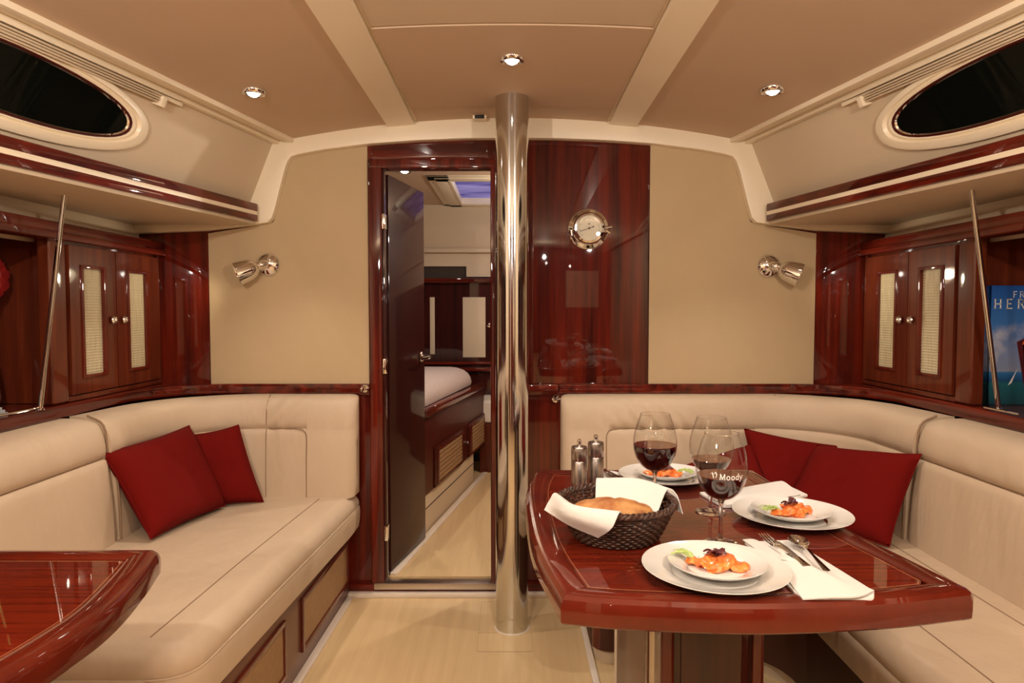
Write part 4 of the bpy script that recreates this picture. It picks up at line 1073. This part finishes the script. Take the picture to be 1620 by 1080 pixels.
# folded napkins
def slab(pts, z0, z1, bev=.002): return prism(roundpoly(pts, .006, 3), z0, z1, 'z', bev, 3)
n1 = thing('napkin', 'folded white napkin holding cutlery right of the nearest plate', 'napkin', (.56, 1.28, TT), 'white napkins')
obj('fold', slab([(.495, 1.142), (.618, 1.145), (.636, 1.175), (.600, 1.445), (.494, 1.432)], TT+.0003, TT+.006), NAPK, n1)
top = patch([[(.492, 1.438, .752), (.505, 1.30, .753), (.494, 1.139, .751)],
             [(.515, 1.420, .757), (.530, 1.29, .760), (.535, 1.138, .754)],
             [(.528, 1.330, .761), (.560, 1.25, .763), (.590, 1.140, .755)],
             [(.532, 1.300, .757), (.580, 1.235, .758), (.632, 1.170, .753)]], 6, .0025)
obj('pocket_fold', top, NAPK, n1, 70)
n2 = thing('napkin', 'folded white napkin with fork behind the right plate', 'napkin', (.64, 1.81, TT), 'white napkins')
obj('fold', slab([(.505, 1.825), (.530, 1.70), (.60, 1.69), (.79, 1.80), (.775, 1.905), (.745, 1.89)], TT+.0003, TT+.007), NAPK, n2)
obj('pocket_fold', patch([[(.515, 1.79, .751), (.62, 1.84, .757), (.745, 1.895, .762)], [(.52, 1.74, .756), (.63, 1.79, .764), (.755, 1.87, .766)], [(.54, 1.695, .752), (.64, 1.72, .757), (.765, 1.79, .753)]], 6, .0025), NAPK, n2, 70)
n3 = thing('napkin', 'folded white napkin with cutlery left of the far plate', 'napkin', (.30, 1.96, TT), 'white napkins')
obj('fold', slab([(.245, 1.85), (.342, 1.842), (.350, 1.93), (.335, 2.05), (.262, 2.05)], TT+.0003, TT+.007), NAPK, n3)
obj('pocket_fold', patch([[(.248, 1.86, .751), (.255, 1.95, .752), (.27, 2.045, .751)], [(.29, 1.86, .757), (.295, 1.95, .760), (.30, 2.045, .756)], [(.33, 1.86, .752), (.338, 1.92, .753), (.33, 2.04, .751)]], 5, .0025), NAPK, n3, 70)

# cutlery, drawn along +Y from the tip at the origin (handle towards -Y)
def place(bm, p, d, z):       # tip at p, handle running along d
    d = Vector(d).normalized(); sx = Vector((-d.y, d.x))
    for v in bm.verts:
        x, y, h = v.co; q = Vector(p)+d*y+sx*x; v.co = Vector((q.x, q.y, z+h))
    return bm
def fork(label, p, d, z, L=.19):
    r = thing('fork', label, 'fork', (p[0], p[1], z), 'cutlery')
    for k in range(4):
        x = -.009+.006*k
        obj('tine', place(tube(catmull([(x, 0, .004), (x, .02, .0015), (x*1.05, .045, .0), (x*.8, .055, .0005)], 4), lambda t: .0008+.0008*min(1, t*3), 8), p, d, z), CHROME, r)
    obj('handle', place(merge(patch([[(-.010, .050, .0005), (0, .052, -.0005), (.010, .050, .0005)], [(-.0115, .062, .0005), (0, .062, -.001), (.0115, .062, .0005)], [(-.004, .082, .002), (0, .082, .002), (.004, .082, .002)], [(-.003, .12, .003), (0, .12, .003), (.003, .12, .003)], [(-.007, L-.004, .001), (0, L, .001), (.007, L-.004, .001)]], 4, .0018)), p, d, z), CHROME, r)
def spoon(label, p, d, z, L=.19):
    r = thing('spoon', label, 'spoon', (p[0], p[1], z), 'cutlery')
    rows_ = []
    for t in [k/10 for k in range(11)]:
        w = .0215*math.sin(PI*min(1, (t*.93+.03)))**.62*(1-.25*t); dp = .009*math.sin(PI*t)
        rows_.append([(w*u, .066*t, -dp*(1-u*u)+.006) for u in (-1, -.6, 0, .6, 1)])
    obj('bowl', place(patch(rows_, 3, .0014), p, d, z), CHROME, r, 80)
    obj('handle', place(patch([[(-.006, .062, .0055), (0, .062, .005), (.006, .062, .0055)], [(-.0035, .08, .006), (0, .08, .006), (.0035, .08, .006)], [(-.0032, .12, .004), (0, .12, .004), (.0032, .12, .004)], [(-.007, L-.004, .001), (0, L, .001), (.007, L-.004, .001)]], 4, .002), p, d, z), CHROME, r)
def knife(label, p, d, z, L=.2):
    r = thing('knife', label, 'knife', (p[0], p[1], z), 'cutlery')
    obj('blade', place(prism([(-.002, 0), (.006, .012), (.009, .04), (.009, .10), (-.006, .10), (-.006, .01)], 0, .0016, 'z', .0005), p, d, z), STEEL, r)
    obj('handle', place(prism(roundpoly([(-.006, .10), (.007, .10), (.0085, L), (-.0075, L)], .003, 3), -.001, .0035, 'z', .001), p, d, z), CHROME, r)
fork('dinner fork tucked into the napkin by the nearest plate', (.533, 1.432), (.10, -1), .7625, .12)
knife('knife lying between fork and spoon on the nearest napkin', (.548, 1.405), (.02, -1), .7605, .15)
spoon('polished spoon lying bowl up on the nearest napkin', (.596, 1.425), (-.08, -1), .7600, .19)
fork('dinner fork on the napkin behind the right plate', (.525, 1.80), (.9, .35), .7680, .10)
fork('dinner fork on the napkin left of the far plate', (.325, 1.865), (-.35, 1), .7665, .15)
knife('knife on the napkin left of the far plate', (.300, 1.88), (-.2, 1), .7655, .15)
